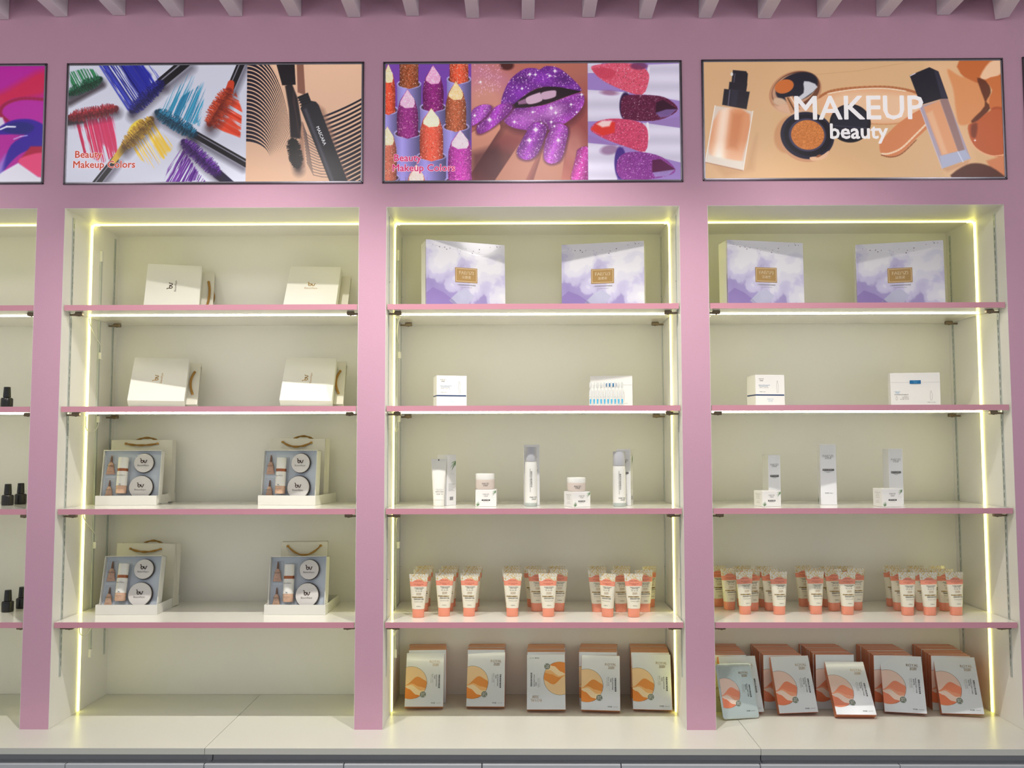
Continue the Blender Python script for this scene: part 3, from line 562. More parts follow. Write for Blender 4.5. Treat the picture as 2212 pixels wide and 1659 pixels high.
    A.poly([(1244, 640), (1262, 600), (1380, 480), (1560, 380), (1575, 500), (1480, 600), (1390, 690), (1310, 712), (1256, 690)], (214, 132, 84), 8, sp=4); A.line(catm([(1260, 692), (1310, 690), (1390, 655), (1480, 570), (1560, 490)], 5, False), 6, (250, 216, 184), 5, .85); A.line(catm([(1256, 700), (1320, 714), (1395, 690), (1490, 600)], 5, False), 4, (150, 80, 44), 5, .8)
    # splashes right
    A.poly([(1560, 60), (1760, 60), (1800, 260), (1880, 400), (1820, 500), (1900, 852), (1700, 852), (1560, 400)], (232, 186, 142), 60, .8)
    A.poly([(1700, 120), (1790, 170), (1900, 190), (1960, 260), (1980, 350), (1900, 460), (1790, 500), (1760, 420), (1740, 260)], (220, 146, 92), 16, sp=4); A.poly([(1780, 60), (2060, 60), (2060, 180), (1940, 220), (1850, 190), (1790, 150)], (196, 104, 50), 10, sp=2); A.poly([(1985, 70), (2060, 60), (2060, 150), (1960, 190), (1920, 170)], (246, 206, 170), 14, .9, sp=3)
    A.poly([(1900, 180), (1970, 210), (1990, 280), (1960, 340), (1990, 380), (1900, 480), (1860, 470), (1950, 370), (1930, 280)], (96, 44, 22), 10, .95, sp=3); A.poly([(1960, 190), (2070, 180), (2070, 380), (1990, 390), (1980, 320), (2000, 260)], (204, 112, 58), 8, sp=3); A.ell(2035, 396, 44, 22, 0, (176, 80, 40), 8)
    A.poly([(1840, 500), (1900, 470), (1990, 400), (2080, 420), (2080, 690), (1980, 700), (1890, 650), (1850, 580)], (190, 92, 48), 10, sp=3); A.poly([(1860, 500), (1900, 490), (1890, 580), (1860, 570)], (100, 40, 20), 16, .7, sp=3); A.line(catm([(1850, 600), (1900, 665), (1990, 706), (2080, 700)], 5, False), 4, (246, 180, 140), 4, .8)
    A.poly([(1960, 740), (2090, 700), (2090, 852), (2020, 852)], (212, 130, 86), 14, sp=0); A.poly([(1730, 860), (1800, 780), (1890, 756), (1990, 780), (2090, 850), (2090, 870)], (84, 40, 26), 12, sp=3); A.star(1885, 602, 7)
    # tall glass bottle
    A.poly([(1660, 790), (1850, 730), (1840, 760), (1700, 815)], (196, 142, 104), 20, .6)
    A.poly([(1512, 372), (1700, 314), (1856, 724), (1664, 792)], (176, 160, 176), 6); A.poly([(1540, 376), (1650, 330), (1772, 676), (1662, 706)], (226, 160, 116), 14, sp=0); A.poly([(1560, 420), (1600, 400), (1700, 690), (1668, 698)], (240, 190, 150), 18, .7); A.poly([(1650, 325), (1702, 315), (1816, 668), (1776, 690)], (150, 116, 110), 8, .9)
    A.poly([(1648, 708), (1820, 664), (1856, 724), (1664, 792)], (176, 180, 204), 8); A.line([(1770, 680), (1805, 748)], 3, (216, 220, 240), 4); A.line([(1512, 372), (1664, 792)], 3, (206, 190, 200), 4)
    A.poly([(1448, 162), (1580, 106), (1640, 134), (1704, 318), (1655, 322), (1522, 362)], (22, 20, 34), 6); A.poly([(1610, 125), (1640, 138), (1702, 318), (1660, 316)], (44, 42, 60), 8); A.line([(1452, 164), (1485, 148)], 3, (230, 220, 230), 4)
    return A
def art_swirl(q, cols):
    A = Art(q, 200, 150, cols[0]); return A
def light_box(x0, x1, z0, z1, A, label, texts=()):
    cx = (x0+x1)/2; t = thing('light_box_sign', label, 'poster', (cx, 0, z0), group='printed light boxes above the niches'); W = (x1-x0)/2; H = z1-z0
    f = MB()
    for a, b in (((-W, -.0045, 0), (W, .004, .004)), ((-W, -.0045, H-.004), (W, .004, H)), ((-W, -.0045, 0), (-W+.004, .004, H)), ((W-.004, -.0045, 0), (W, .004, H))): f.box(a, b, FRAME, .0006)
    for a, b in (((-W+.004, -.003, .004), (W-.004, .003, .0085)), ((-W+.004, -.003, H-.0085), (W-.004, .003, H-.004)), ((-W+.004, -.003, .004), (-W+.0085, .003, H-.004)), ((W-.0085, -.003, .004), (W-.004, .003, H-.004))): f.box(a, b, FRAMEL, .0008)
    obj('frame', f, t)
    ny, nx = A.C.shape[:2]; i = 0.007
    X, Z = np.meshgrid(np.linspace(-W+i, W-i, nx), np.linspace(H-i, i, ny)); V = np.stack([X, np.full_like(X, -.0015), Z], -1).reshape(-1, 3)
    k = np.arange((ny-1)*nx).reshape(ny-1, nx)[:, :-1]; F = np.stack([k+nx, k+nx+1, k+1, k], -1).reshape(-1, 4)
    me = bpy.data.meshes.new('print'); me.vertices.add(len(V)); me.vertices.foreach_set('co', V.ravel()); me.loops.add(F.size); me.loops.foreach_set('vertex_index', F.ravel())
    me.polygons.add(len(F)); me.polygons.foreach_set('loop_start', np.arange(len(F))*4); me.polygons.foreach_set('loop_total', np.full(len(F), 4)); me.update(calc_edges=True)
    ca = me.color_attributes.new('ink', 'FLOAT_COLOR', 'POINT'); ca.data.foreach_set('color', np.concatenate([lin(A.C).reshape(-1, 3), np.ones((nx*ny, 1))], 1).ravel())
    me.materials.append(PRINT); obj('print', me, t)
    tl, tr, br, bl = A.q if hasattr(A, 'q') else (None,)*4
    for kind, s, size, px, py, rot, m, m2 in texts:
        u = (px-A.x0)/(A.x1-A.x0); v = (py-A.y0)/(A.y1-A.y0); X = -W+i+u*(2*W-2*i); Zz = H-i-v*(H-2*i)
        mb = MB()
        if m2:
            for a in range(8): mb.text(s, size, lambda x, y, a=a: (X+x+.0017*math.cos(a*.785), -.00175-.00001*a, Zz+y+.0017*math.sin(a*.785)), m2, rot=rot)
        o_ = {'bold': .0006, 'heavy': .0017, '': 0}[kind]
        for a in range(8 if o_ else 1): mb.text(s, size, lambda x, y, a=a: (X+x+o_*math.cos(a*.785), -.0022-.00001*a, Zz+y+o_*math.sin(a*.785)), m, rot=rot)
        obj('lettering', mb, t)
    return t
PRINT = bpy.data.materials.new('fabric_print'); PRINT.use_nodes = True
nt = PRINT.node_tree; b = nt.nodes['Principled BSDF']; a = nt.nodes.new('ShaderNodeAttribute'); a.attribute_name = 'ink'
nt.links.new(a.outputs['Color'], b.inputs['Base Color']); nt.links.new(a.outputs['Color'], b.inputs['Emission Color']); b.inputs['Emission Strength'].default_value = .34; b.inputs['Roughness'].default_value = .35
def emat(name, c, e=.5): return mat(name, c, .4, emis=e)
TBR = emat('print_brown', (176, 66, 34)); THALO = emat('print_halo', (250, 214, 220)); TMAG = emat('print_magenta', (196, 40, 110)); TWA = mat('print_white_sheer', (236, 232, 232), .4, emis=.42); TWH = emat('print_white', (236, 236, 240), .5)
light_box(-1.6045, -.5785, 2.570, 2.9955, art_mascara(), 'light box printed with coloured mascara brushes and smears, above the left niche',
          [('bold', 'Beauty', .0345, 222, 700, 0, TBR, THALO), ('bold', 'Makeup Colors', .0345, 336, 772, 0, TBR, THALO), ('', 'MASCARA', .0155, 1872, 572, R(-67), TWH, None)])
light_box(-.5125, .5113, 2.5705, 2.9945, art_lips(), 'light box printed with glittering purple lips and lipsticks, above the middle niche',
          [('bold', 'Beauty', .0345, 221, 726, 0, TMAG, THALO), ('bold', 'Makeup Colors', .0345, 336, 798, 0, TMAG, THALO)])
light_box(.5785, 1.607, 2.574, 2.996, art_found(), 'peach light box printed with foundation bottles and white MAKEUP lettering, above the right niche',
          [('heavy', 'MAKEUP', .1165, 1106, 388, 0, TWA, None), ('heavy', 'beauty', .074, 1106, 545, 0, TWA, None)])
A = Art([(-1750, 487), (350, 487), (315, 1370), (-1785, 1370)], 420, 200, (176, 30, 150))
A.poly([(-400, 487), (350, 487), (350, 1000), (-400, 1000)], (176, 26, 150), 3); A.poly([(-1800, 487), (-300, 487), (-500, 1400), (-1800, 1400)], (120, 30, 160), 200)
A.poly([(-300, 760), (0, 700), (120, 640), (340, 520), (350, 690), (200, 740), (60, 790), (-100, 860)], (200, 30, 70), 60, .9, sp=3); A.poly([(20, 830), (90, 750), (200, 730), (350, 760), (350, 920), (100, 910)], (178, 34, 156), 14, sp=3)
A.line(catm([(80, 910), (25, 850), (60, 780), (180, 738), (340, 745)], 6, False), 10, (150, 20, 60), 16, .8); A.poly([(-200, 870), (40, 880), (70, 960), (-60, 1010), (-300, 1010)], (214, 206, 224), 14)
A.poly([(-60, 1400), (20, 1280), (100, 1090), (200, 1010), (20, 1010), (-20, 990), (60, 925), (150, 895), (260, 900), (350, 960), (350, 1090), (250, 1120), (160, 1160), (80, 1240), (0, 1350)], (52, 24, 150), 12, sp=4)
A.poly([(30, 965), (120, 920), (220, 920), (270, 960), (200, 1010), (90, 1000)], (26, 30, 110), 20, .8, sp=3); A.line([(25, 970), (70, 950), (130, 952)], 6, (235, 235, 250), 8); A.line([(120, 1045), (170, 1025), (215, 1018)], 4, (200, 200, 245), 8, .8); A.poly([(-40, 1400), (10, 1230), (60, 1160), (40, 1300)], (150, 130, 214), 30, .8)
A.poly([(240, 1100), (350, 1100), (350, 1170), (150, 1215)], (170, 24, 60), 16); A.poly([(150, 1215), (230, 1165), (350, 1160), (350, 1330), (270, 1320)], (226, 70, 120), 16, sp=3); A.poly([(-100, 1400), (40, 1290), (150, 1225), (290, 1330), (350, 1345), (350, 1400)], (222, 220, 232), 12)
light_box(-2.70, -1.6735, 2.5725, 2.9955, A, 'light box with a magenta and blue paint swirl, cut off at the left picture edge')
A = Art([(0, 0), (100, 0), (100, 40), (0, 40)], 60, 30, (22, 50, 72)); A.ell(40, 20, 40, 14, 10, (40, 90, 120), 10, .8)
light_box(1.6735, 2.70, 2.577, 2.999, A, 'dark blue light box just showing at the right picture edge')

# ------------------------------------------------------------------ gift boxes, bags and gift sets (left niche)
def pose(x, y, z0, t, yaw, lean, roll=0): return (x, y, z0+t*math.sin(R(lean))+.0004), (-R(lean), R(roll), R(yaw))
def logo(m, P, cx, cy, s, mt, rot=0, mt2=None):
    c, q = math.cos(rot), math.sin(rot)
    def G(x, y): return P(cx+s*(x*c-(y+.12)*q), cy+s*(x*q+(y+.12)*c))
    W_ = .062
    def rib(pts):
        for (xa, ya), (xb, yb) in zip(pts, pts[1:]):
            L = math.hypot(xb-xa, yb-ya)+1e-9; nx, ny = -(yb-ya)/L*W_, (xb-xa)/L*W_; ex, ey = (xb-xa)/L*.02, (yb-ya)/L*.02
            m.poly([G(xa-nx-ex, ya-ny-ey), G(xb-nx+ex, yb-ny+ey), G(xb+nx+ex, yb+ny+ey), G(xa+nx-ex, ya+ny-ey)], mt)
    rib([(-.58, .52), (-.46, .50), (-.42, .40), (-.42, 0)]); rib(circ(-.22, 0, .20, 14)+[(-.02, 0)]); rib(catm([(-.02, .0), (.06, .22), (.12, .0), (.26, -.20), (.42, -.08), (.46, .20), (.58, .24)], 5, False))
    m.text('Beaunifique', s*.42, P, mt2 or mt, cx-s*(-.52)*q*1, cy-s*.52*c, rot)
def closed_box(label, loc, rot, w, h, foil, rotl, cx=0, cy=.1):
    t = thing('gift_box', label, 'gift box', loc, rot, 'closed white gift boxes')
    obj('lid', MB().box((-w/2, 0, 0), (w/2, .033, h), PAPER, .0012), t); obj('base', MB().box((-w/2+.002, .033, .002), (w/2-.002, .045, h-.002), PAPERI, .001), t)
    m = MB(); logo(m, PY(-.0003), cx, cy, .025, foil, rotl); obj('logo', m, t, label='foil logo'); return t
GB = [('1A', -1.3198, .2402, ZS[0], 14.2, 23.5, .2, .192, .198, FOILB, 90, 'closed white gift box with dark foil logo on the top shelf'),
      ('1B', -.8100, .222, ZS[0], 2.5, 32.7, .7, .190, .201, FOILG, 0, 'closed white gift box with upright gold logo on the top shelf'),
      ('2A', -1.3391, .17, ZS[1], 13.8, 36.1, .4, .191, .203, FOILG, 90, 'closed white gift box on the left of the second shelf, logo sideways'),
      ('2B', -.8059, .17, ZS[1], 5.5, 35.0, .9, .184, .199, FOILG, 90, 'closed white gift box on the right of the second shelf, logo sideways')]
def bag_mb(w, h, d):
    m = MB(); q = .0012   # open-topped paper bag: walls, folded hem, side gussets
    m.box((-w/2, 0, 0), (w/2, q, h), PAPERI); m.box((-w/2, d-q, 0), (w/2, d, h), PAPERI); m.box((-w/2, 0, 0), (w/2, d, q), PAPERI)
    for s in (1, -1):
        x = s*w/2; m.poly([(x, 0, 0), (x, d, 0), (x, d, h), (x-s*.008, d/2, h), (x, 0, h)], PAPERI); m.poly([(x, 0, .0), (x-s*.004, d/2, .05), (x, d, 0)], PAPERI)
    m.box((-w/2, -.0004, h-.034), (w/2, 0, h-.0335), PAPERI); return m
def handle_arc(w2, drop, y, h, z0=0, n=14, out=.004):
    P = [(-w2, y, h)]
    for i in range(n+1):
        u = -1+2*i/n; P.append((w2*u, y-out*(1-u*u), h+drop*(1-u*u)))
    P.append((w2, y, h)); return P
def bag(label, loc, rot, w=.225, h=.235, d=.045, front=-.012, back=.03, kz=.014):
    t = thing('gift_bag', label, 'paper bag', loc, rot, 'white paper gift bags with rope handles')
    obj('bag_body', bag_mb(w, h, d), t)
    for y, dr, o in ((-.003, front, .006), (d+.003, back, -.004)):
        if dr is None: continue
        P = handle_arc(.058, dr, y, h-kz, out=o); obj('rope_handle', MB().rope(catm(P, 3, False), .0043, ROPE, 26), t)
        for s in (1, -1): obj('knot', MB().lathe([(.0048, 0), (.0054, .003), (.0036, .007)], ROPE, 8, (s*.058, y, h-kz-.003)), t)
    return t
for k, x, y, z, yaw, lean, roll, w_, h_, fo, rl, lb in GB:
    lo, ro = pose(x, y, z, .045, yaw, lean, roll); closed_box(lb, lo, ro, w_, h_, fo, R(rl), -.005, h_*.52)
# bags lying on their long side behind the closed boxes (handles to the right)
def side_bag(label, x, y, z0, yaw, lean, roll, w=.225, h=.235, d=.03, h1=.028, h2=.03, hz=0):
    lo, ro = pose(x, y, z0, d, yaw, lean, roll)
    t = thing('gift_bag', label, 'paper bag', lo, ro, 'white paper gift bags with rope handles')
    V = lambda p: (p[2]-h*.42, p[1], p[0]+w/2)       # upright bag axes turned on the side
    m = bag_mb(w, h, d); m.v = [V(p) for p in m.v]; obj('bag_body', m, t)
    for yy, dr, o in ((-.003, h1, .004), (d+.003, h2, -.004)):
        if dr is None: continue
        P = [V(p) for p in handle_arc(.052, dr, yy, h-.02, out=o)]; obj('rope_handle', MB().rope(catm(P, 3, False), .0043, ROPE, 24), t)
        for s in (1, -1): obj('knot', MB().lathe([(.0, -.004), (.0046, -.002), (.0046, .002), (.0, .004)], ROPE, 8, V((s*.052, yy, h-.02))), t)
    return t
SB = [('white paper bag behind the dark-logo gift box, gold rope at its right', GB[0], .018, .192, .215, .006, .02), ('plain white paper bag behind the upright-logo gift box', GB[1], .016, .185, .215, None, None),
      ('white paper bag behind the left box on the second shelf', GB[2], .028, .200, .205, -.010, .014), ('white paper bag behind the right box on the second shelf', GB[3], .028, .200, .205, -.012, .012)]
for lb, q, d, w_, h_, h1, h2 in SB:
    L = R(q[5]); yb = q[2]+.045*math.cos(L)+d*math.sin(L)*math.tan(L)+.005
    side_bag(lb, q[1]+(yb-q[2])*.05, yb, q[3], q[4], q[5], 0, w=w_, h=h_, d=d, h1=h1, h2=h2)
# open gift sets
def tube_small(big):
    t = thing('cosmetic_tube', 'x', 'tube', group='small nude tubes in the open gift sets')
    s = 1.0 if big else .9
    m = MB(); H = .044*s; V = []; n = 14
    Z = [0, .002*s, .02*s, .034*s, .040*s, H]; Wd = [.0155, .0155, .0125, .0105, .0075, .004]; Dp = [.0006, .0012, .005, .0065, .006, .004]
    for z, a_, b_ in zip(Z, Wd, Dp): V += [(a_*s*math.cos(2*math.pi*i/n), b_*s*math.sin(2*math.pi*i/n), z) for i in range(n)]
    F = [(j*n+i, j*n+(i+1) % n, (j+1)*n+(i+1) % n, (j+1)*n+i) for j in range(5) for i in range(n)]+[tuple(range(n-1, -1, -1))]
    m.add(V, F, NUDE if not big else NUDE_MID); obj('tube_body', m, t, 50)
    obj('nozzle', MB().lathe([(.0045*s, H), (.0042*s, H+.002), (.0036*s, H+.012*s), (.002*s, H+.024*s), (.0016*s, H+.025*s)], NUDED, 12), t, 50)
    p = MB(); P = PY(-.0075*s); p.text('Beaunifique', .0048*s, P, INK, 0, .031*s); p.poly([P(-.008*s, .0275*s), P(.008*s, .0275*s), P(.008*s, .028*s), P(-.008*s, .028*s)], INK); p.text('u', .006*s, P, INK, 0, .021*s, .5); p.text('concealer', .0036*s, P, INK, 0, .009*s)
    obj('print', p, t); return t
NUDE_MID = mat('nude_mid_glaze', (188, 150, 130), .25, coat=.5)  # slightly darker nude colour for the upper tube
def bottle_small():
    t = thing('foundation_bottle', 'x', 'bottle', group='foundation bottles in the open gift sets'); n = 20; r = .0182
    obj('glass_base', MB().lathe([(r*.9, 0), (r, .003), (r, .024), (r*.99, .028)], NUDE, n), t, 40)
    obj('bottle_body', MB().lathe([(r, .028), (r, .076), (r*.97, .079)], WPLAS, n), t, 40); obj('collar', MB().lathe([(r*.99, .079), (r*.99, .089)], COPPER, n), t, 40, 'copper collar')
    obj('cap', MB().lathe([(r*.96, .089), (r*.97, .125), (r*.93, .1285), (r*.5, .129)], WPLAS, n), t, 40)
    S = lambda u, v: (u, -math.sqrt(max(0, (r+.0004)**2-u*u)), v)
    p = MB(); p.text('Beaunifique', .0058, S, INKG, 0, .064); logo(p, S, 0, .031, .006, INK); p.text('soft foundation', .0034, S, INK, 0, .017); p.text('30ml', .003, S, INK, 0, .011); obj('print', p, t); return t
def compact(r):
    t = thing('cushion_compact', 'x', 'compact', group='round white compacts in the open gift sets')
    V = lambda m: m.__setattr__('v', [(x, -z, y) for x, y, z in m.v]) or m
    obj('base', V(MB().lathe([(r*.96, 0), (r, .002), (r, .007), (r*.985, .009)], COMPD, 40)), t, 40)
    obj('lid', V(MB().lathe([(r*.95, .009), (r*.955, .0125), (r*.93, .0145), (r*.5, .0152), (.001, .0153)], COMPW, 40)), t, 40)
    p = MB(); P = PY(-.0162); logo(p, P, .0, .002, .021, FOILB, 0, INKG); obj('logo', p, t); return t
PT = [tube_small(True), tube_small(False), bottle_small(), compact(.0358), compact(.0430)]
sets = [(-1.4389, .1999, ZS[2], 3.7, 8.3, .2, (-1.444, .187, 3.5), 'left on the third shelf'), (-.8726, .2, ZS[2], -10, 5.5, 0, (-.872, .184, -8), 'right on the third shelf'),
        (-1.4138, .1544, ZS[3], -1.5, 13.2, -.7, (-1.411, .138, 1), 'left on the bottom shelf'), (-.8262, .1545, ZS[3], -6, 9, -1.2, (-.826, .138, -1), 'right on the bottom shelf')]
first = True
for x, y, z, yaw, lean, roll, ld, where in sets:
    W, H, T = .206, .190, .036
    lo, ro = pose(x, y, z, T, yaw, lean, roll); lo = (lo[0], lo[1], lo[2]+.002)
    t = thing('gift_set_tray', 'open white gift set box with pale blue insert, %s' % where, 'gift box', lo, ro, 'open gift sets in white trays')
    m = MB(); e = .0025
    m.box((-W/2, T-e, 0), (W/2, T, H), PAPER); m.box((-W/2, 0, 0), (-W/2+e, T, H), PAPER); m.box((W/2-e, 0, 0), (W/2, T, H), PAPER); m.box((-W/2, 0, H-e), (W/2, T, H), PAPER); m.box((-W/2, 0, 0), (W/2, T, e), PAPER)
    obj('tray', m, t); obj('insert', MB().box((-W/2+e, .013, e), (W/2-e, T-e, H-e), INSERT, .0008), t, label='pale blue satin insert')
    M = Matrix.Translation(lo) @ Euler(ro, 'YXZ').to_matrix().to_4x4()
    PK = mat('insert_pocket', (182, 190, 202), .5)
    for cx, cz, ww, hh in ((-.0755, .137, .038, .074), (-.0755, .053, .038, .076), (-.028, .098, .042, .136)): obj('pocket', MB().box((cx-ww/2, .0124, cz-hh/2), (cx+ww/2, .0129, cz+hh/2), PK), t)
    for cx, cz, r in ((.0415, .143, .0385), (.0375, .056, .0455)): obj('pocket', MB().poly([(cx+r*math.cos(a*.1963), .0126, cz+r*math.sin(a*.1963)) for a in range(32)], PK), t)
    items = [(0, (-.0755, .0075, .103), 'darker nude tube, upper one'), (1, (-.0755, .0080, .020), 'lighter nude tube, lower one'), (2, (-.028, .0085, .033), 'white foundation bottle with copper collar'), (3, (.0415, .0115, .143), 'smaller white compact, upper one'), (4, (.0375, .0115, .056), 'larger white compact, lower one')]
    for q, lp, lb in items:
        o = PT[q] if first else dup(PT[q], '')
        if q == 2: lp = (lp[0], -.006+.0, lp[2])
        o.location = M @ Vector(lp); o.rotation_mode = 'YXZ'; o.rotation_euler = ro; o['label'] = '%s in the gift set %s' % (lb, where)
    first = False
    l = thing('upturned_box_cover', 'white box lid lying upturned under the gift set %s' % where, 'box lid', (ld[0], ld[1], z+.0004), (0, 0, R(ld[2])), 'upturned lids under the gift sets')
    m = MB(); LW, LD, LH, e = .2135, .212, .034, .0022
    m.box((-LW/2, 0, 0), (LW/2, LD, e), PAPER); m.box((-LW/2, 0, e), (LW/2, e, LH), PAPER); m.box((-LW/2, LD-e, e), (LW/2, LD, LH), PAPER); m.box((-LW/2, e, e), (-LW/2+e, LD-e, LH), PAPER); m.box((LW/2-e, e, e), (LW/2, LD-e, LH), PAPER)
    obj('lid', m, l)
bag('white paper bag behind the left gift set, third shelf', (-1.448, .315, ZS[2]+.0045), (-R(2), 0, R(2)), w=.225, h=.228, d=.04, front=-.006, back=.024, kz=.014)
bag('white paper bag behind the right gift set, third shelf', (-.872, .305, ZS[2]+.0045), (-R(1), R(1), R(-14)), w=.225, h=.232, d=.04, front=-.016, back=.024)
bag('white paper bag behind the left gift set, bottom shelf', (-1.418, .290, ZS[3]+.004), (-R(4), 0, R(-6)), w=.226, h=.224, d=.045, front=-.010, back=.028, kz=.020)
bag('narrow white paper bag behind the right gift set, bottom shelf', (-.826, .264, ZS[3]+.004), (-R(2), 0, R(9)), w=.164, h=.232, d=.05, front=-.032, back=None)

# ------------------------------------------------------------------ black nail polish bottles, left picture edge
def polish():
    t = thing('nail_polish_bottle', 'black nail polish bottle alone on the second shelf', 'nail polish', (-1.8594, .15, ZS[1]+.0004), (0, 0, 0), 'black nail polish bottles')
    obj('bottle', MB().lathe([(.0185, 0), (.0198, .002), (.0198, .033), (.017, .0365), (.009, .038)], BLACKG, 24), t, 40)
    obj('cap', MB().lathe([(.0092, .038), (.0128, .039), (.0118, .058), (.0108, .0745), (.0098, .0755)], BLACKG, 20), t, 40); return t
pb = polish()
for x, y, z, l in ((-1.8726, .20, ZS[2], 'front black nail polish bottle of the pair on the third shelf'), (-1.8862, .268, ZS[2], 'rear black nail polish bottle of the pair on the third shelf'), (-1.8592, .20, ZS[3], 'front black nail polish bottle of the pair on the bottom shelf'), (-1.8691, .27, ZS[3], 'rear black nail polish bottle of the pair on the bottom shelf')):
    dup(pb, l, (x if l[:4] == 'fron' else x+.022, y, z+.0004), (0, 0, 0))

# ------------------------------------------------------------------ purple watercolour boxes
def purple(label, x, y, yaw, lean, w, h):
    T = .075; lo, ro = pose(x, y, ZS[0], T, yaw, lean)
    t = thing('skincare_box', label, 'box', lo, ro, 'purple watercolour skincare boxes'); t.location = lo
    m = MB(); m.box((-w/2, .012, 0), (w/2, T, h), CARDG, .0008); obj('base', m, t)
    f = MB().box((-w/2-.0008, 0, 0), (w/2+.0008, .0118, h+.0006), WATERC, .0008); obj('cover', f, t)
    P = PY(-.0004); m = MB()
    pts = catm([(-w/2, h*.915), (-w*.36, h*.925), (-w*.16, h*.88), (w*.04, h*.82), (w*.2, h*.80), (w*.33, h*.86), (w*.42, h*.95)], 5, False)
    LN = mat('print_pale', (232, 230, 240), .2)
    for (a0, b0), (a1, b1) in zip(pts, pts[1:]): m.poly([P(a0, b0-.0008), P(a1, b1-.0008), P(a1, b1+.0008), P(a0, b0+.0008)], LN)
    DT = mat('print_plum', (84, 52, 74), .3)
    for u, v, r in ((-.42, .93, 1.2), (-.375, .925, 1), (-.335, .905, 1.6), (-.27, .905, 1.8), (-.245, .875, 1.6), (-.205, .895, 1.5), (-.11, .89, 1), (-.07, .86, 1), (-.085, .82, 1), (0, .9, 1), (.08, .84, 1.7), (.095, .875, 1.3), (.17, .905, 1.7), (.165, .86, 1), (.31, .95, 1.2), (.4, .965, 1.6), (.44, .965, 1.2), (.39, .985, 1)): m.poly([P(*p) for p in circ(w*u, h*v, .0011*r, 8)], DT)
    m.poly([P(w*a, h*b) for a, b in ((-.5, .22), (-.42, .30), (-.3, .24), (-.18, .14), (-.05, .0), (-.5, 0))], mat('print_violet', (158, 136, 200), .15, alpha=.6))
    m.poly([P(w*a, h*b) for a, b in ((-.22, .12), (-.1, .26), (0, .30), (.1, .2), (.0, .04), (-.12, .02))], mat('print_lilac', (206, 208, 230), .15, alpha=.6))
    cx, cy = 0.0, h*.505
    m.text('人参蓝铜胜肽焕采护肤套盒', .0058, P, INKG, cx, cy-.036); m.text('Luxury peptide set of essence', .0036, P, INKG, cx, cy-.044); obj('print', m, t)
    n = MB().box((cx-.041, -.0012, cy-.0265), (cx+.041, -.0001, cy+.0265), GPLATE, .0004); Q = PY(-.0015)
    for a0, b0, a1, b1 in ((-.0375, -.0232, .0375, -.0222), (-.0375, .0222, .0375, .0232), (-.0375, -.0232, -.0365, .0232), (.0365, -.0232, .0375, .0232)): n.poly([Q(cx+a0, cy+b0), Q(cx+a1, cy+b0), Q(cx+a1, cy+b1), Q(cx+a0, cy+b1)], GPALE)
    for dx in (0, .0004): n.text('FAE∩ZI', .0172, Q, GPALE, cx+dx, cy+.0075); n.text('法恩姿', .0112, Q, GPALE, cx+dx, cy-.0085)
    obj('name_plate', n, t, label='gold name plate'); return t
GPLATE = mat('gold_plate', (170, 136, 82), .3, .25); GPALE = mat('pale_gold', (240, 222, 186), .3)
purple('purple watercolour box in the middle niche, turned right, left one', -.2340, .150, 20, 2, .291, .242)
purple('purple watercolour box in the middle niche, right one', .2503, .170, -11.9, .5, .294, .243)
purple('purple watercolour box in the right niche with silver left side', .8305, .160, 11.6, .5, .290, .244)
purple('purple watercolour box at the right end of the right niche top shelf', 1.3085, .170, -14, 1.5, .290, .240)

# ------------------------------------------------------------------ cartons and ampoules on the second shelf
def leaves(m, P, x, y, s, flip=1):
    for a, l, wd in ((100, 1, .12), (75, 1.25, .13), (55, 1.1, .11), (35, .85, .12), (120, .7, .1)):
        c, q = math.cos(R(a))*flip, math.sin(R(a)); n = (-q*flip, c*flip)
        m.poly([P(x+s*u*l*c+s*v*wd*-q, y+s*u*l*q+s*v*wd*c) for u, v in ((0, 0), (.3, .8), (.6, .9), (1, 0), (.6, -.5), (.3, -.5))], GREEN if a % 2 else GREENL)
def hang(m, P, x, y, s):
    for a, l in ((200, .9), (222, 1.3), (238, 1.45), (255, .8)):
        c, q = math.cos(R(a)), math.sin(R(a)); m.poly([P(x+s*u*l*c-s*v*.1*q, y+s*u*l*q+s*v*.1*c) for u, v in ((0, 0), (.3, .8), (.6, .9), (1, 0), (.6, -.5), (.3, -.5))], GREENL if a < 230 else GREEN)
    for k in (0, 1): m.poly([P(x-s*(.9-k*.35)+s*u, y-s*(1.6+.1*k)+s*v) for u, v in ((0, 0), (.16, .1), (.22, .2), (.05, .08))], GREENL)
def ampicon(m, P, cx, y0, y1, wd, mt):
    o = [(-.5, .75), (-.5, .4), (-.32, 0), (.32, 0), (.5, .4), (.5, .75), (.12, .84), (.3, .92), (.2, 1), (-.2, 1), (-.3, .92), (-.12, .84)]
    o = [(cx+a*wd, y0+b*(y1-y0)) for a, b in o]
    for (a, b), (c, d) in zip(o, o[1:]+o[:1]):
        L = math.hypot(c-a, d-b)+1e-9; nx, ny = -(d-b)/L*.0003, (c-a)/L*.0003; m.poly([P(a-nx, b-ny), P(c-nx, d-ny), P(c+nx, d+ny), P(a+nx, b+ny)], mt)
def rect(m, P, x0, y0, x1, y1, mt): m.poly([P(x0, y0), P(x1, y0), P(x1, y1), P(x0, y1)], mt)
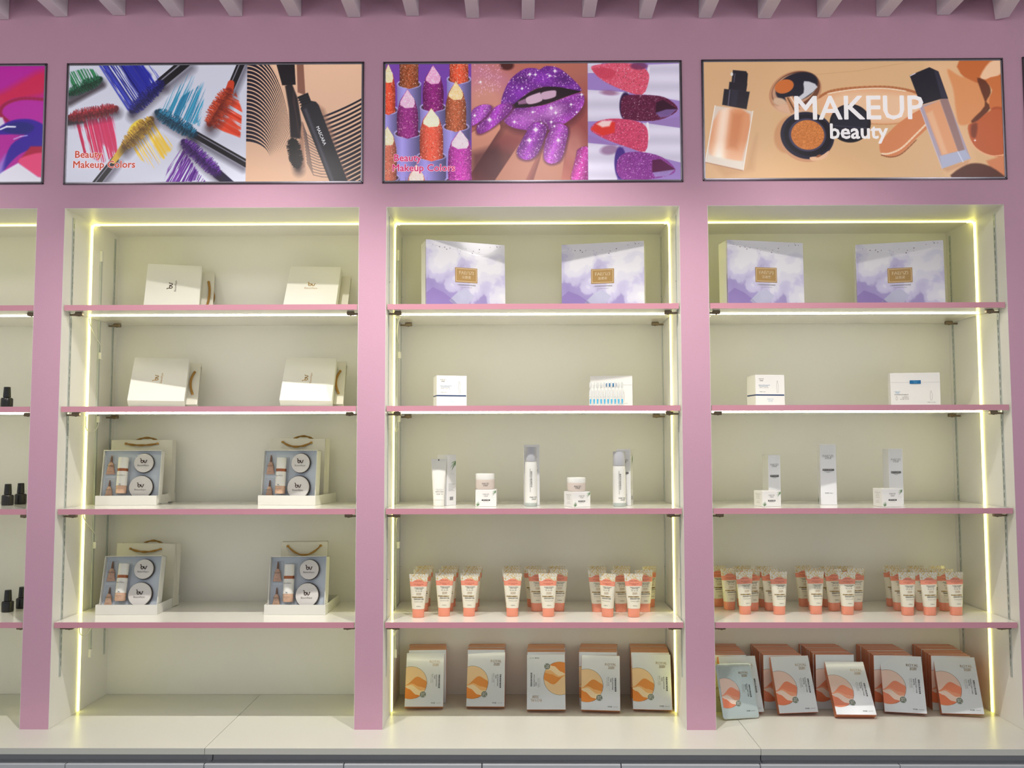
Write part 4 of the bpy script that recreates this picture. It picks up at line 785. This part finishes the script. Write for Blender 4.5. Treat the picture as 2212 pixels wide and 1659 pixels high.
def serum(label, x, y, yaw):
    w, h, dp = .107, .112, .078; t = thing('serum_carton', label, 'carton', (x, y, ZS[1]+.0004), (0, 0, R(yaw)), 'small white serum cartons')
    obj('carton', MB().box((-w/2, 0, 0), (w/2, dp, h-.0012), CARD, .0008), t); obj('lid_flap', MB().box((-w/2+.0006, .0006, h-.0012), (w/2-.0006, dp-.0006, h), CARD), t)
    m = MB(); P = PY(-.0003); L = -w/2
    m.text('FAE∩ZI', .0058, P, INKG, L+.0215, h-.015); m.text('法恩姿', .0044, P, INK, L+.0215, h-.021)
    m.text('玻尿酸补水保湿精华原液安瓶套', .0030, P, BLUE, L+.032, h-.037); rect(m, P, L+.0125, h-.0415, L+.046, h-.0411, BLUE); m.text('HYALURONIC ACID MOIST', .0026, P, BLUE, L+.030, h-.0405); m.text('温和滋养 · 补水保湿 · 舒缓', .0028, P, INKG, L+.031, h-.0458); m.text('净含量: 2ml×5支', .003, P, INK, L+.025, h-.0598)
    ampicon(m, P, L+.0805, h-.062, h-.021, .0055, INKG)
    m.text('FAE∩ZI', .0072, P, mat('print_iceblue', (160, 190, 214), .4), 0, h-.086); m.text('法恩姿', .0056, P, mat('print_iceblue', (160, 190, 214), .4), 0, h-.0925); obj('print', m, t)
    b = MB(); z = h-.0712; b.box((-w/2-.0003, -.0004, z-.0022), (w/2-.002, 0, z+.0022), NAVY); b.box((-w/2-.0004, -.0004, z-.0022), (-w/2, dp-.004, z+.0022), NAVY); obj('band', b, t, label='navy band'); return t
serum('white serum carton with a navy band, second shelf of middle niche', -.2855, .15, 14); serum('white serum carton with a navy band, second shelf of right niche', .8330, .15, 8)
def flat_carton(label, x, y, yaw, w, h, detail):
    dp = .034; t = thing('ampoule_carton', label, 'carton', (x, y, ZS[1]+.0004), (0, 0, R(yaw)), 'wide white ampoule cartons')
    obj('carton', MB().box((-w/2, 0, 0), (w/2, dp, h), CARD, .0008), t); obj('flap', MB().box((-w/2+.0005, -.0009, h-.033), (w/2-.0005, -.0001, h-.0005), CARD, .0003), t)
    s = MB().box((-.0185, -.0022, h-.039), (.0185, -.001, h-.0265), BLUE, .0005); P = PY(-.0024); PB = mat('print_skyblue', (90, 170, 215), .4); s.text('FAE∩ZI', .0052, P, PB, 0, h-.0302); s.text('法恩姿', .0040, P, PB, 0, h-.0352); obj('seal', s, t, label='blue seal sticker')
    m = MB(); P = PY(-.0003); ampicon(m, P, w/2-.031, .022, .055, .0065, INKG); m.text('净含量: 1.5ml×10支', .0032, P, INK, w/2-.031, .0145)
    if detail:
        L = -w/2; m.text('FAE∩ZI', .0062, P, mat('print_iceblue', (160, 190, 214), .4), L+.022, .0525); m.text('法恩姿', .0046, P, mat('print_skyblue', (90, 170, 215), .4), L+.022, .0478); m.text('鲜活胶原蛋白肽次抛精华液', .0039, P, INK, L+.036, .0418)
        for k in range(4): m.text(['VITALITY', 'COLLAGEN ESSENCE', 'FRESH AMPOULE', 'MOIST AND ELASTIC'][k], .0026, P, INKG, L+.049, .037-.0028*k)
        m.text('提亮 · 紧致 · 水润 · 修护', .0028, P, INK, L+.046, .0255); ampicon(m, P, L+.0195, .023, .036, .005, INKG)
    obj('print', m, t)
flat_carton('white carton behind the cyan ampoules in the middle niche', .2815, .205, -6, .150, .114, False)
flat_carton('wide white carton with a blue seal in the right niche', 1.3475, .165, -8, .166, .119, True)
AM_B = mat('ampoule_plastic', (236, 238, 238), .15, trans=.35, coat=.4)
t = thing('ampoule_strip', 'strip of ten clear ampoules with cyan liquid, standing before a white carton', 'ampoules', (.2560, .128, ZS[1]+.0004), (0, 0, R(-3)))
am = MB(); q = [(-.0012, 0, .0048), (.0, .0, .0048)]
pr = [(.0048, .0), (.0050, .004), (.0050, .050), (.0046, .056), (.0016, .062), (.0016, .064), (.0036, .067), (.0040, .074), (.0036, .083), (.0022, .086)]
am.lathe(pr, AM_B, 12, (0, 0, 0), 1, .72); lq = MB().box((-.0028, -.0044, .010), (.0028, -.0036, .0265), CYAN, .0004); lq.v = [(x*(1 if z > .015 else .62), y, z) for x, y, z in lq.v]
am = am.mesh('ampoule', 50); lq = lq.mesh('liquid')
pl = MB().text('ESSENCE', .0018, PY(-.0042), INKG, 0, .0345, 0).text('1.5ml', .002, PY(-.0042), INKG, 0, .031).mesh('print')
for i in range(10):
    a_ = obj('ampoule', am, t); a_.location = ((i-4.5)*.0122, 0, 0); obj('liquid', lq, a_); obj('print', pl, a_)

# ------------------------------------------------------------------ lotions, jars, cartons on the third shelf
Z3 = ZS[2]+.0004
def tall_carton(label, x, y, yaw, w, h, front=True, dark=True, dp=None):
    dp = dp or w; t = thing('tall_carton', label, 'carton', (x, y, Z3), (0, 0, R(yaw)), 'tall white skincare cartons')
    obj('carton', MB().box((-w/2, 0, 0), (w/2, dp, h-.001), CARDG, .0007), t); obj('top_flap', MB().box((-w/2+.0008, .0008, h-.001), (w/2-.0008, dp-.0008, h), CARD), t)
    m = MB(); P = PY(-.0003)
    m.text('FAE∩ZI', w*.21, P, INKG, 0, h*.80); m.text('法恩姿', w*.14, P, INKG, 0, h*.765)
    rect(m, P, -w*.36, h*.575-.0034, w*.36, h*.575+.0034, INK); m.text('植萃竹叶焕亮精华水', w*.078, PY(-.0005), CARD, 0, h*.575); m.text('FAENZI BAMBOO', w*.066, P, INK, 0, h*.548); m.text('ESSENCE', w*.06, P, INK, 0, h*.533); m.text('净含量: 120ml', w*.08, P, INK, 0, h*.19)
    obj('print', m, t); m = MB(); S = lambda u, v: (-w/2-.0003, u, v); leaves(m, S, dp*.85, .004, .02, -1); obj('print', m, t); m = MB()
    S2 = lambda u, v: (w/2+.0003, u, v); hang(m, S2, dp*.95, h*.88, .03)
    for k in range(7): rect(m, S2, dp*.15, h*.42-.004*k, dp*(.85-.1*(k % 3)), h*.42-.004*k+.0008, INKG)
    for k in range(9): rect(m, S2, dp*.3+k*.002, h*.10, dp*.3+k*.002+.001, h*.17, INK)
    obj('print', m, t); return t
t = tall_carton('half-turned tall carton with green leaves behind the white tube', -.3195, .165, -38, .047, .1775)
tall_carton('tall white carton right behind the tallest bottle', -.0045, .150, 2, .054, .2125)
tall_carton('tall white carton showing its leaf side behind the right bottle', .316, .150, -17, .049, .196)
tall_carton('shortest of three tall cartons, behind the left small carton', .8515, .185, 11, .046, .1745)
tall_carton('tallest carton of the right niche, standing alone', 1.0380, .175, -8, .0545, .212)
tall_carton('tall carton behind the right small leaf carton', 1.2790, .185, 1, .050, .196)
def leaf_carton(label, x, y, yaw, w, h, dp):
    t = thing('leaf_carton', label, 'carton', (x, y, Z3), (0, 0, R(yaw)), 'small cartons with leaf print')
    obj('carton', MB().box((0, 0, 0), (w, dp, h-.001), CARD, .0006), t); obj('top_flap', MB().box((.001, .001, h-.001), (w-.001, dp-.001, h), CARD), t)
    m = MB(); P = PY(-.0003); hang(m, P, w-.001, h-.002, .016); leaves(m, P, .006, .002, .014)
    m.text('FAE∩ZI', .0068, P, INKG, w*.5, h*.72); m.text('法恩姿', .0046, P, INKG, w*.5, h*.61); rect(m, P, w*.3, h*.34, w*.70, h*.43, INK); m.text('植萃竹叶面霜', .0038, PY(-.0005), CARD, w*.5, h*.385); m.text('BAMBOO CREAM', .0024, P, INKG, w*.5, h*.29)
    obj('print', m, t); m = MB(); S = lambda u, v: (-.0003, dp-u, v)
    for k, l in enumerate(['FAENZI BAMBOO CREAM', 'moisturizing care', 'apply on clean face', 'and massage gently', '', 'net wt. 50g', 'made with bamboo']): m.text(l, .0034, S, INKG, dp*.5, h*(.78-.09*k))
    obj('print', m, t); return t
leaf_carton('small leaf carton facing front under the left cream jar', -.199, .097, -1, .0715, .058, .07)
leaf_carton('small leaf carton set cornerwise under the right cream jar', .1336, .055, 24, .066, .052, .068)
leaf_carton('small leaf carton before the shortest tall carton', .7772, .072, 11, .068, .053, .064)
leaf_carton('small leaf carton at the right of the right niche, third shelf', 1.1769, .055, 5, .071, .061, .066)
def jar(label, loc, r=.0335, h=.054):
    t = thing('cream_jar', label, 'jar', loc, (0, 0, 0), 'cream jars on cartons')
    obj('jar_body', MB().lathe([(r*.93, 0), (r*.98, .003), (r, .010), (r, h*.60), (r*.97, h*.62)], BEIGE, 36), t, 40, 'blush glass body'); obj('lid', MB().lathe([(r*.98, h*.625), (r*.985, h*.95), (r*.96, h*.985), (r*.9, h)], WPLAS, 36), t, 40)
    S = lambda u, v: (u, -math.sqrt(max(0, (r+.0003)**2-u*u)), v); m = MB(); m.text('FAE∩ZI', .0075, S, INK, .002, h*.36); m.text('法恩姿', .0055, S, INK, .002, h*.24); obj('print', m, t); return t
jar('white-lidded cream jar on the left leaf carton', (-.1675, .1345, Z3+.0584)); jar('white-lidded cream jar on the cornerwise leaf carton', (.148, .105, Z3+.0524), .0325, .047)
def lotion(label, x, y, h, r, ca):
    t = thing('lotion_bottle', label, 'bottle', (x, y, Z3), (0, 0, 0), 'frosted white lotion bottles')
    obj('bottle_base', MB().lathe([(r*.96, 0), (r, .002), (r, .012)], FROST, 32), t, 40, 'frosted clear foot'); obj('bottle_body', MB().lathe([(r, .012), (r, ca*.78), (r*.97, ca*.92), (r*.90, ca-.002)], WPLAS, 32), t, 40)
    obj('cap', MB().lathe([(r*.9, ca-.001), (r*.93, ca+.001), (r*.93, h-.002), (r*.90, h)], WPLAS_SH, 32), t, 40, 'white frosted cap, shade painted in grey')
    S = lambda u, v: (u, -math.sqrt(max(0, (r+.0004)**2-u*u)), v); m = MB(); m.text('植萃竹叶焕亮精华水', .0062, S, INK, .001, ca*.60, R(-90)); m.text('FAENZI BAMBOO MOISTURIZING LOTION', .0042, S, INKG, -.003, ca*.58, R(-90)); m.text('FAE∩ZI', .0075, S, INK, .007, ca*.20); m.text('法恩姿', .0052, S, INK, .009, ca*.155); obj('print', m, t); return t
lotion('tallest frosted lotion bottle, centre of the middle niche', -.008, .124, .2045, .0215, .155); lotion('shorter frosted lotion bottle at the right of the middle niche', .297, .118, .188, .0225, .140)

# ------------------------------------------------------------------ squeeze tubes
def loft(m, rings, mats, n=28):
    V = []
    for z, a_, b_ in rings:
        for i in range(n):
            c, s_ = math.cos(2*math.pi*i/n), math.sin(2*math.pi*i/n); V.append((a_*math.copysign(abs(c)**.85, c), b_*math.copysign(abs(s_)**.85, s_), z))
    base = len(m.v); m.v += V
    for j in range(len(rings)-1):
        k = m.mi(mats[j])
        for i in range(n): m.f.append((base+j*n+i, base+j*n+(i+1) % n, base+(j+1)*n+(i+1) % n, base+(j+1)*n+i)); m.m.append(k)
    m.f.append(tuple(base+i for i in range(n-1, -1, -1))); m.m.append(m.mi(mats[0])); L = base+(len(rings)-1)*n; m.f.append(tuple(L+i for i in range(n))); m.m.append(m.mi(mats[-1])); return m
def ta(z): return .0212+(z-.029)/.116*.0118
def tb(z): return max(.0009, .0168*(1-max(0, (z-.029)/.109)**1.5))
def hand_cream():
    t = thing('hand_cream_tube', 'x', 'tube', group='hand cream tubes')
    obj('cap', loft(MB(), [(0, .0188, .0150), (.0012, .0198, .0158), (.0275, .0206, .0163), (.0288, .0203, .0160)], [CORAL]*3), t, 35, 'coral screw cap')
    Z = [.029, .045, .06, .075, .09, .1035, .111, .1195, .128, .1345, .138, .1445]; m = MB(); loft(m, [(z, ta(z), tb(z)) for z in Z], [CREAM]*5+[CORAL]*2+[FLORAL]*4); obj('tube_body', m, t, 30)
    def S(u, v):
        a_ = ta(v); return (u, -tb(v)*max(0, 1-min(1, abs(u)/a_)**(2/.85))**(.425)-.0005, v)
    m = MB(); n = 10; top = [(-.019+.038*i/n, .1197+.0072*math.sin(math.pi*i/n)**.8) for i in range(n+1)]
    for (a0, b0), (a1, b1) in zip(top, top[1:]): m.poly([S(a0, .1185), S(a1, .1185), S(a1, b1), S(a0, b0)], CORAL)
    for i in range(12):
        a0, a1 = [-.0205+.038*k/12 for k in (i, i+1)]; m.poly([S(a0, .0665), S(a1, .0665), S(a1, .0702), S(a0, .0702)], GOLDBAND)
    Q = lambda u, v: (lambda p: (p[0], p[1]-.0004, p[2]))(S(u, v)); DC = mat('print_brick', (150, 64, 48), .4)
    m.text('HAND CREAM', .0038, Q, DC, 0, .1215); m.text('MOISTURIZING FLORAL', .0032, Q, DC, .001, .1115); m.text('SOOTHING', .0028, Q, DC, .001, .1075)
    for e in (0, .0002): m.text('TENDER SOFTENING', .0036, Q, INK, .003+e, .0992); m.text('HAND CREAM', .0034, Q, INK, .003+e, .0953)
    for z in (.0922, .0572): m.poly([S(-.012, z), S(.014, z), S(.014, z+.0004), S(-.012, z+.0004)], INKG)
    m.text('·滋养· ·保湿· ·嫩肤·', .0031, Q, INK, .002, .0885); m.text('润颜', .0092, Q, FOILT, .002, .0787)
    for e in (0, .0002): m.text('妍倾花姿护手霜', .0047, Q, INK, .002+e, .0618)
    m.text('MOISTURE & NOURISH', .0029, Q, INK, .002, .0535); m.text('净含量:60g', .0032, Q, INK, .002, .0385); obj('print', m, t); return t
hc = hand_cream(); firsth = True
rows = {'b': 'back', 'm': 'middle', 'f': 'front'}
HC = [('middle', 'left', [(-.394, .100, 0, 'f', 'left'), (-.308, .123, -2, 'f', 'centre'), (-.222, .123, -2, 'f', 'right'), (-.3925, .217, 4, 'm', 'left'), (-.3035, .217, 4, 'm', 'centre'), (-.2165, .214, 2, 'm', 'right'), (-.394, .312, 6, 'b', 'left'), (-.3015, .306, 5, 'b', 'centre'), (-.2145, .301, 4, 'b', 'right')]),
      ('middle', 'centre', [(-.0735, .118, 0, 'f', 'left'), (-.077, .216, 2, 'm', 'left'), (-.076, .306, 2, 'b', 'left'), (-.001, .302, 2, 'b', 'centre'), (.0125, .214, 4, 'm', 'centre'), (.050, .115, 1, 'f', 'right'), (.084, .306, 3, 'b', 'right'), (.090, .217, 1, 'm', 'right')]),
      ('middle', 'right', [(.2335, .302, 0, 'b', 'left'), (.321, .302, 3, 'b', 'centre'), (.4215, .297, 30, 'b', 'right'), (.226, .203, 3, 'm', 'left'), (.3085, .203, 5, 'm', 'centre'), (.3915, .203, 2, 'm', 'right'), (.252, .112, -34, 'f', 'left'), (.341, .107, 2, 'f', 'right')]),
      ('right', 'left', [(.672, .308, 10, 'b', 'left'), (.698, .242, 16, 'm', 'left'), (.7605, .302, 8, 'b', 'centre'), (.776, .224, 8, 'm', 'centre'), (.733, .158, 14, 'f', 'left'), (.836, .296, 4, 'b', 'right'), (.839, .226, 8, 'm', 'right'), (.849, .152, 8, 'f', 'right')]),
      ('right', 'centre', [(.985, .308, 3, 'b', 'left'), (.9955, .233, 6, 'm', 'left'), (.978, .160, 8, 'f', 'left'), (1.065, .298, 6, 'b', 'centre'), (1.062, .220, 10, 'm', 'centre'), (1.0835, .150, 6, 'f', 'right'), (1.128, .298, 4, 'b', 'right'), (1.146, .236, 6, 'm', 'right')]),
      ('right', 'right', [(1.302, .308, 5, 'b', 'left'), (1.2935, .226, 8, 'm', 'left'), (1.285, .138, 8, 'f', 'left'), (1.386, .304, 5, 'b', 'centre'), (1.3735, .226, 6, 'm', 'centre'), (1.361, .138, 5, 'f', 'centre'), (1.466, .299, 8, 'b', 'right'), (1.452, .220, 8, 'm', 'right'), (1.452, .140, 5, 'f', 'right')])]
rnd = random.Random(5)
for niche, cl, L in HC:
    for x, y, yaw, row, colm in L:
        lb = 'coral-capped hand cream tube, %s niche, %s cluster, %s row, %s' % (niche, cl, rows[row], {'left': 'leftmost', 'centre': 'centre one', 'right': 'rightmost'}[colm])
        loc = (x, y, ZS[3]+.0004); ro = (R(rnd.uniform(-.5, .5)), R(rnd.uniform(-.8, .8)), R(yaw))
        if firsth: hc.location = loc; hc.rotation_euler = ro; hc['label'] = lb; hc['group'] = 'hand cream tubes'; firsth = False
        else: dup(hc, lb, loc, ro)
t = thing('face_cream_tube', 'large white tube standing on its cap at the left of the middle niche', 'tube', (-.3295, .145, Z3), (0, 0, R(2)))
obj('cap', loft(MB(), [(0, .0185, .015), (.0012, .0192, .0156), (.0205, .0194, .0158), (.021, .019, .0154)], [WPLAS]*3), t, 35)
fa = lambda z: .0196+(z-.021)/.142*.0074
obj('tube_body', loft(MB(), [(z, fa(z), max(.0009, .0166*(1-max(0, (z-.021)/.131)**1.6))) for z in (.0212, .04, .06, .08, .10, .12, .135, .146, .153, .1625)], [WPLAS]*9), t, 30)
m = MB(); P = PY(-.0172); [m.text(s, sz, P, INK if k > 1 else INKG, .004, z) for k, (s, sz, z) in enumerate((('FAENZI BAMBOO', .0034, .0575), ('Facial Cleanser', .0032, .054), ('植萃竹叶洁面乳', .0042, .049), ('净含量: 100g', .0042, .041)))]
m.box((-.0018, -.0016, .156), (.0012, -.0009, .1622), INK); obj('print', m, t)

# ------------------------------------------------------------------ sheet mask boxes
MW, MH, MT = .135, .189, .026
def mask_print(kind, P0):
    m = MB(); L = -MW/2; cx, cy, r = L+.0188, MH-.106, .0568
    if kind == 'o': c = [(238, 204, 156), (230, 150, 74), (240, 186, 122), (244, 218, 176), (232, 142, 62)]; t1, t2, t3 = '燕麦维稳舒缓面膜', 'OATS SOOTHING', 'MASK'
    else: c = [(232, 202, 188), (234, 140, 104), (236, 160, 126), (238, 212, 196), (232, 130, 92)]; t1, t2, t3 = '酵素焕白亮肤面膜', 'TRANSLUCENT MASK', 'ENZYME'
    mt = [mat('mask_%s%d' % (kind, i), q, .28, coat=.4) for i, q in enumerate(c)]
    def fn(pts):
        xs = [p[0] for p in pts]; 
        def f(x):
            for (a, b), (c_, d) in zip(pts, pts[1:]):
                if x <= c_: u = (x-a)/(c_-a); u = u*u*(3-2*u); return b+(d-b)*u
            return pts[-1][1]
        return f
    h1 = fn([(0, -.008), (.042, .021), (.076, .006)]); h2 = fn([(0, -.009), (.022, -.003), (.05, -.014), (.076, -.020)]); h3 = fn([(0, -.012), (.02, -.008), (.055, -.028), (.076, -.027)]); h4 = fn([(0, -.016), (.012, -.022), (.04, -.042), (.058, -.046), (.076, -.04)])
    big = lambda x: 1; neg = lambda x: -1; N = 22; xr = cx+r-L
    for k, (up_, lo_) in enumerate([(big, h1), (h1, h2), (h2, h3), (h3, h4), (h4, neg)]):
        for i in range(N):
            q = []
            for x in (xr*i/N, xr*(i+1)/N):
                s = math.sqrt(max(0, r*r-(L+x-cx)**2)); q.append((L+x, max(-s, min(s, lo_(x))), max(-s, min(s, up_(x)))))
            if q[0][2]-q[0][1] < 1e-6 and q[1][2]-q[1][1] < 1e-6: continue
            m.poly([P0(q[0][0], cy+q[0][1]), P0(q[1][0], cy+q[1][1]), P0(q[1][0], cy+q[1][2]), P0(q[0][0], cy+q[0][2])], mt[k])
    a0 = math.acos((L-cx)/r); K = 40
    for i in range(K):
        a, b = [-a0+2*a0*k/K for k in (i, i+1)]
        m.poly([P0(cx+q*math.cos(w_), cy+q*math.sin(w_)) for q, w_ in ((r-.0002, a), (r-.0002, b), (r+.0007, b), (r+.0007, a))], FOILB if i > 6 else FOILT)
    P1 = lambda u, v: (lambda p: (p[0], p[1]-.0003, p[2]))(P0(u, v)); P2 = lambda u, v: (lambda p: (p[0], p[1]-.0005, p[2]))(P0(u, v))
    art = m; m = MB(); bx, by = L+.0629, MH-.147; m.poly([P1(*p) for p in circ(bx, by, .0105, 20)], SEALG)
    for i in range(16):
        a, b = i*.3927, (i+1)*.3927; m.poly([P2(bx+q*math.cos(w_), by+q*math.sin(w_)) for q, w_ in ((.0076, a), (.0076, b), (.0082, b), (.0082, a))], CARD)
    m.text('植萃', .0058, P2, CARD, bx, by+.0028); m.text('精华', .0058, P2, CARD, bx, by-.0028); m.poly([P2(*p) for p in circ(bx+.006, by-.006, .0014, 8)], CARD)
    seal = m; m = MB()
    for e in (0, .0003): m.text('ROYAL', .0128, P0, FOILT, L+.1025+e, MH-.0315); m.text('润颜', .0118, P0, FOILT, L+.1045+e, MH-.0435)
    m.text('°', .008, P0, FOILT, L+.118, MH-.041)
    rr = R(-90)
    for e in (0, .0003): m.text(t1, .0060, P0, INK, L+.1185+e, MH-.1015, rr); m.text(t2, .0052, P0, INK, L+.1085+e, MH-.098, rr); m.text(t3, .0052, P0, INK, L+.1025+e, MH-.0865, rr)
    rect(m, P0, L+.1135, MH-.124, L+.1138, MH-.078, INKG); rect(m, P0, L+.0985, MH-.124, L+.0987, MH-.078, INKG)
    m.text('温和滋养 · 补水保湿', .0036, P0, INKG, L+.0945, MH-.090, rr); m.text('MILD & MOISTURIZING', .0030, P0, INKG, L+.0895, MH-.092, rr)
    m.text('净含量:', .0050, P0, INK, L+.099, MH-.1765); m.text('25ml×5片', .0040, P0, INKG, L+.1185, MH-.1765); return (('artwork', art.mesh('artwork')), ('seal_print', seal.mesh('seal_print')), ('lettering', m.mesh('lettering')))
def mask_mesh(edge): return MB().box((-MW/2, .0006, 0), (MW/2, MT, MH), edge, .0007).mesh('carton'), MB().box((-MW/2+.0004, 0, .0004), (MW/2-.0004, .0007, MH-.0004), MFACE).mesh('front_panel')
mm = {'o': mask_mesh(MEDGE_O), 'c': mask_mesh(MEDGE_C)}
mp = {k: mask_print(k, PY(-.0003)) for k in 'oc'}
cname = {'o': 'orange', 'c': 'coral'}
def mask_box(kind, label, loc, rot, pr=True, flip=False):
    t = thing('mask_box', label, 'box', loc, rot, '%s sheet mask boxes' % cname[kind])
    obj('carton', mm[kind][0], t); obj('front_panel', mm[kind][1], t)
    if pr:
        for nm, me in mp[kind]:
            p = obj(nm, me, t)
            if flip: p.rotation_euler = (0, math.pi, 0); p.location = (0, 0, MH)
    return t
# leaning front boxes: x, y, yaw, lean, roll
FR = [('o', -.3848, .2060, 5.5, 30, 1.4, 'first from the left'), ('o', -.1698, .2164, -1.7, 27.3, -.3, 'second from the left'), ('o', .0431, .1788, -3.1, 27, -.9, 'third from the left, upside down'), ('o', .2312, .1719, -5.8, 28.8, .1, 'fourth from the left'), ('o', .4125, .1838, -7.3, 24.1, -.6, 'last at the right'),
      ('c', .7262, .1523, 8.8, 24.2, .9, 'behind the silver sachet'), ('c', .9078, .1471, 1.9, 23.7, -1.6, 'second from the left, tilted'), ('c', 1.0914, .1112, -.5, 38, .3, 'lying flattest, nearest the counter edge'), ('c', 1.2749, .1535, -15.8, 20.4, -1.4, 'turned left with a pale gold seal'), ('c', 1.4621, .1358, -11.1, 23.8, -1.6, 'last at the right beside the light strip')]
for k, x, y, yaw, lean, roll, l in FR:
    lo, ro = pose(x, y, ZC, MT, yaw, lean, roll); lo = (lo[0], lo[1], lo[2]+abs(math.sin(R(roll)))*MW/2)
    mask_box(k, 'leaning %s mask box, %s' % (cname[k], l), lo, ro, True, 'upside' in l)
ordn = ['front', 'second', 'third', 'fourth', 'fifth', 'sixth', 'seventh', 'eighth', 'ninth']
STK = [('o', -.382, .302, -.390, 3, 5, 'first'), ('o', -.1695, .302, -.1695, 0, 5, 'second'), ('o', .0465, .268, .050, .5, 6, 'third'), ('o', .231, .266, .246, -3, 6, 'fourth'), ('o', .417, .262, .426, -3, 6, 'fifth'),
       ('c', .684, .232, .686, 0, 8, 'first'), ('c', .8785, .230, .8795, 0, 8, 'second'), ('c', 1.0625, .230, 1.0585, 0, 8, 'third'), ('c', 1.265, .225, 1.2705, 0, 8, 'fourth'), ('c', 1.463, .216, 1.479, -2, 8, 'fifth')]
for k, xf, yf, xb, yaw, n, l in STK:
    pit = (.406-yf)/n
    for i in range(n):
        yy = yf+i*pit; f = i/(n-1); x = xf+(xb-xf)*f+(rnd.uniform(-.0022, .0022) if 0 < i else 0); sc_ = min(1, (pit-.0026)/MT)
        b = mask_box(k, 'upright %s mask box, %s in the %s stack from the left' % (cname[k], ordn[i], l), (x, yy, ZC+.0004), (0, 0, R(yaw+rnd.uniform(-.25, .25))), i == 0)
        b.scale = (1, sc_, rnd.uniform(.992, 1.004))
# sachet and pouch at the left of the right niche
def rrect(w, h, r, n=5):
    o = []
    for cx, cy, a in ((w/2-r, r, -90), (w/2-r, h-r, 0), (-w/2+r, h-r, 90), (-w/2+r, r, 180)):
        for i in range(n+1): o.append((cx+r*math.cos(R(a+90*i/n)), cy+r*math.sin(R(a+90*i/n))))
    return o
SACH = mat('silver_sachet', (196, 208, 206), .2, .35, bump=.6, bscale=38, coat=.4)
lo, ro = pose(.7024, .112, ZC, .006, 13.6, 21, 1.2)
t = thing('mask_sachet', 'silver-green sheet mask sachet with round corners leaning at the pillar', 'sachet', (lo[0], lo[1]-.006, lo[2]+.003), ro)
m = MB(); o = rrect(.133, .180, .010); n = len(o); ins = [(x*.9, .09+(z-.09)*.92) for x, z in o]
V = [(x, .0030, z) for x, z in o]+[(x, 0, z) for x, z in ins]+[(x, .006, z) for x, z in ins]
m.add(V, [(i, (i+1) % n, n+(i+1) % n, n+i) for i in range(n)]+[((i+1) % n, i, 2*n+i, 2*n+(i+1) % n) for i in range(n)]+[tuple(n+i for i in range(n)), tuple(2*n+n-1-i for i in range(n))], SACH); obj('pouch', m, t, 60)
[obj(nm, me, t) for nm, me in mask_print('c', lambda u, v: (u*.9, -.0006, .012+v*.86))]
lo, ro = pose(.618, .175, ZC, .003, 10, 16, -2)
t = thing('paper_pouch', 'pale yellow-green pouch half hidden by the pink pillar', 'pouch', (lo[0], lo[1], lo[2]+.003), ro)
obj('pouch', MB().box((-.024, 0, 0), (.045, .003, .165), YGREEN, .001), t); m = MB(); P = PY(-.0004); m.text('FACIAL', .010, P, INK, .030, .078); m.text('GEL', .008, P, INKG, .034, .048); m.text('X2', .008, P, INKG, .034, .040); obj('print', m, t)
obj('tear_tag', MB().box((.018, -.0016, .150), (.034, -.0006, .165), ORNG), t, label='orange tab')
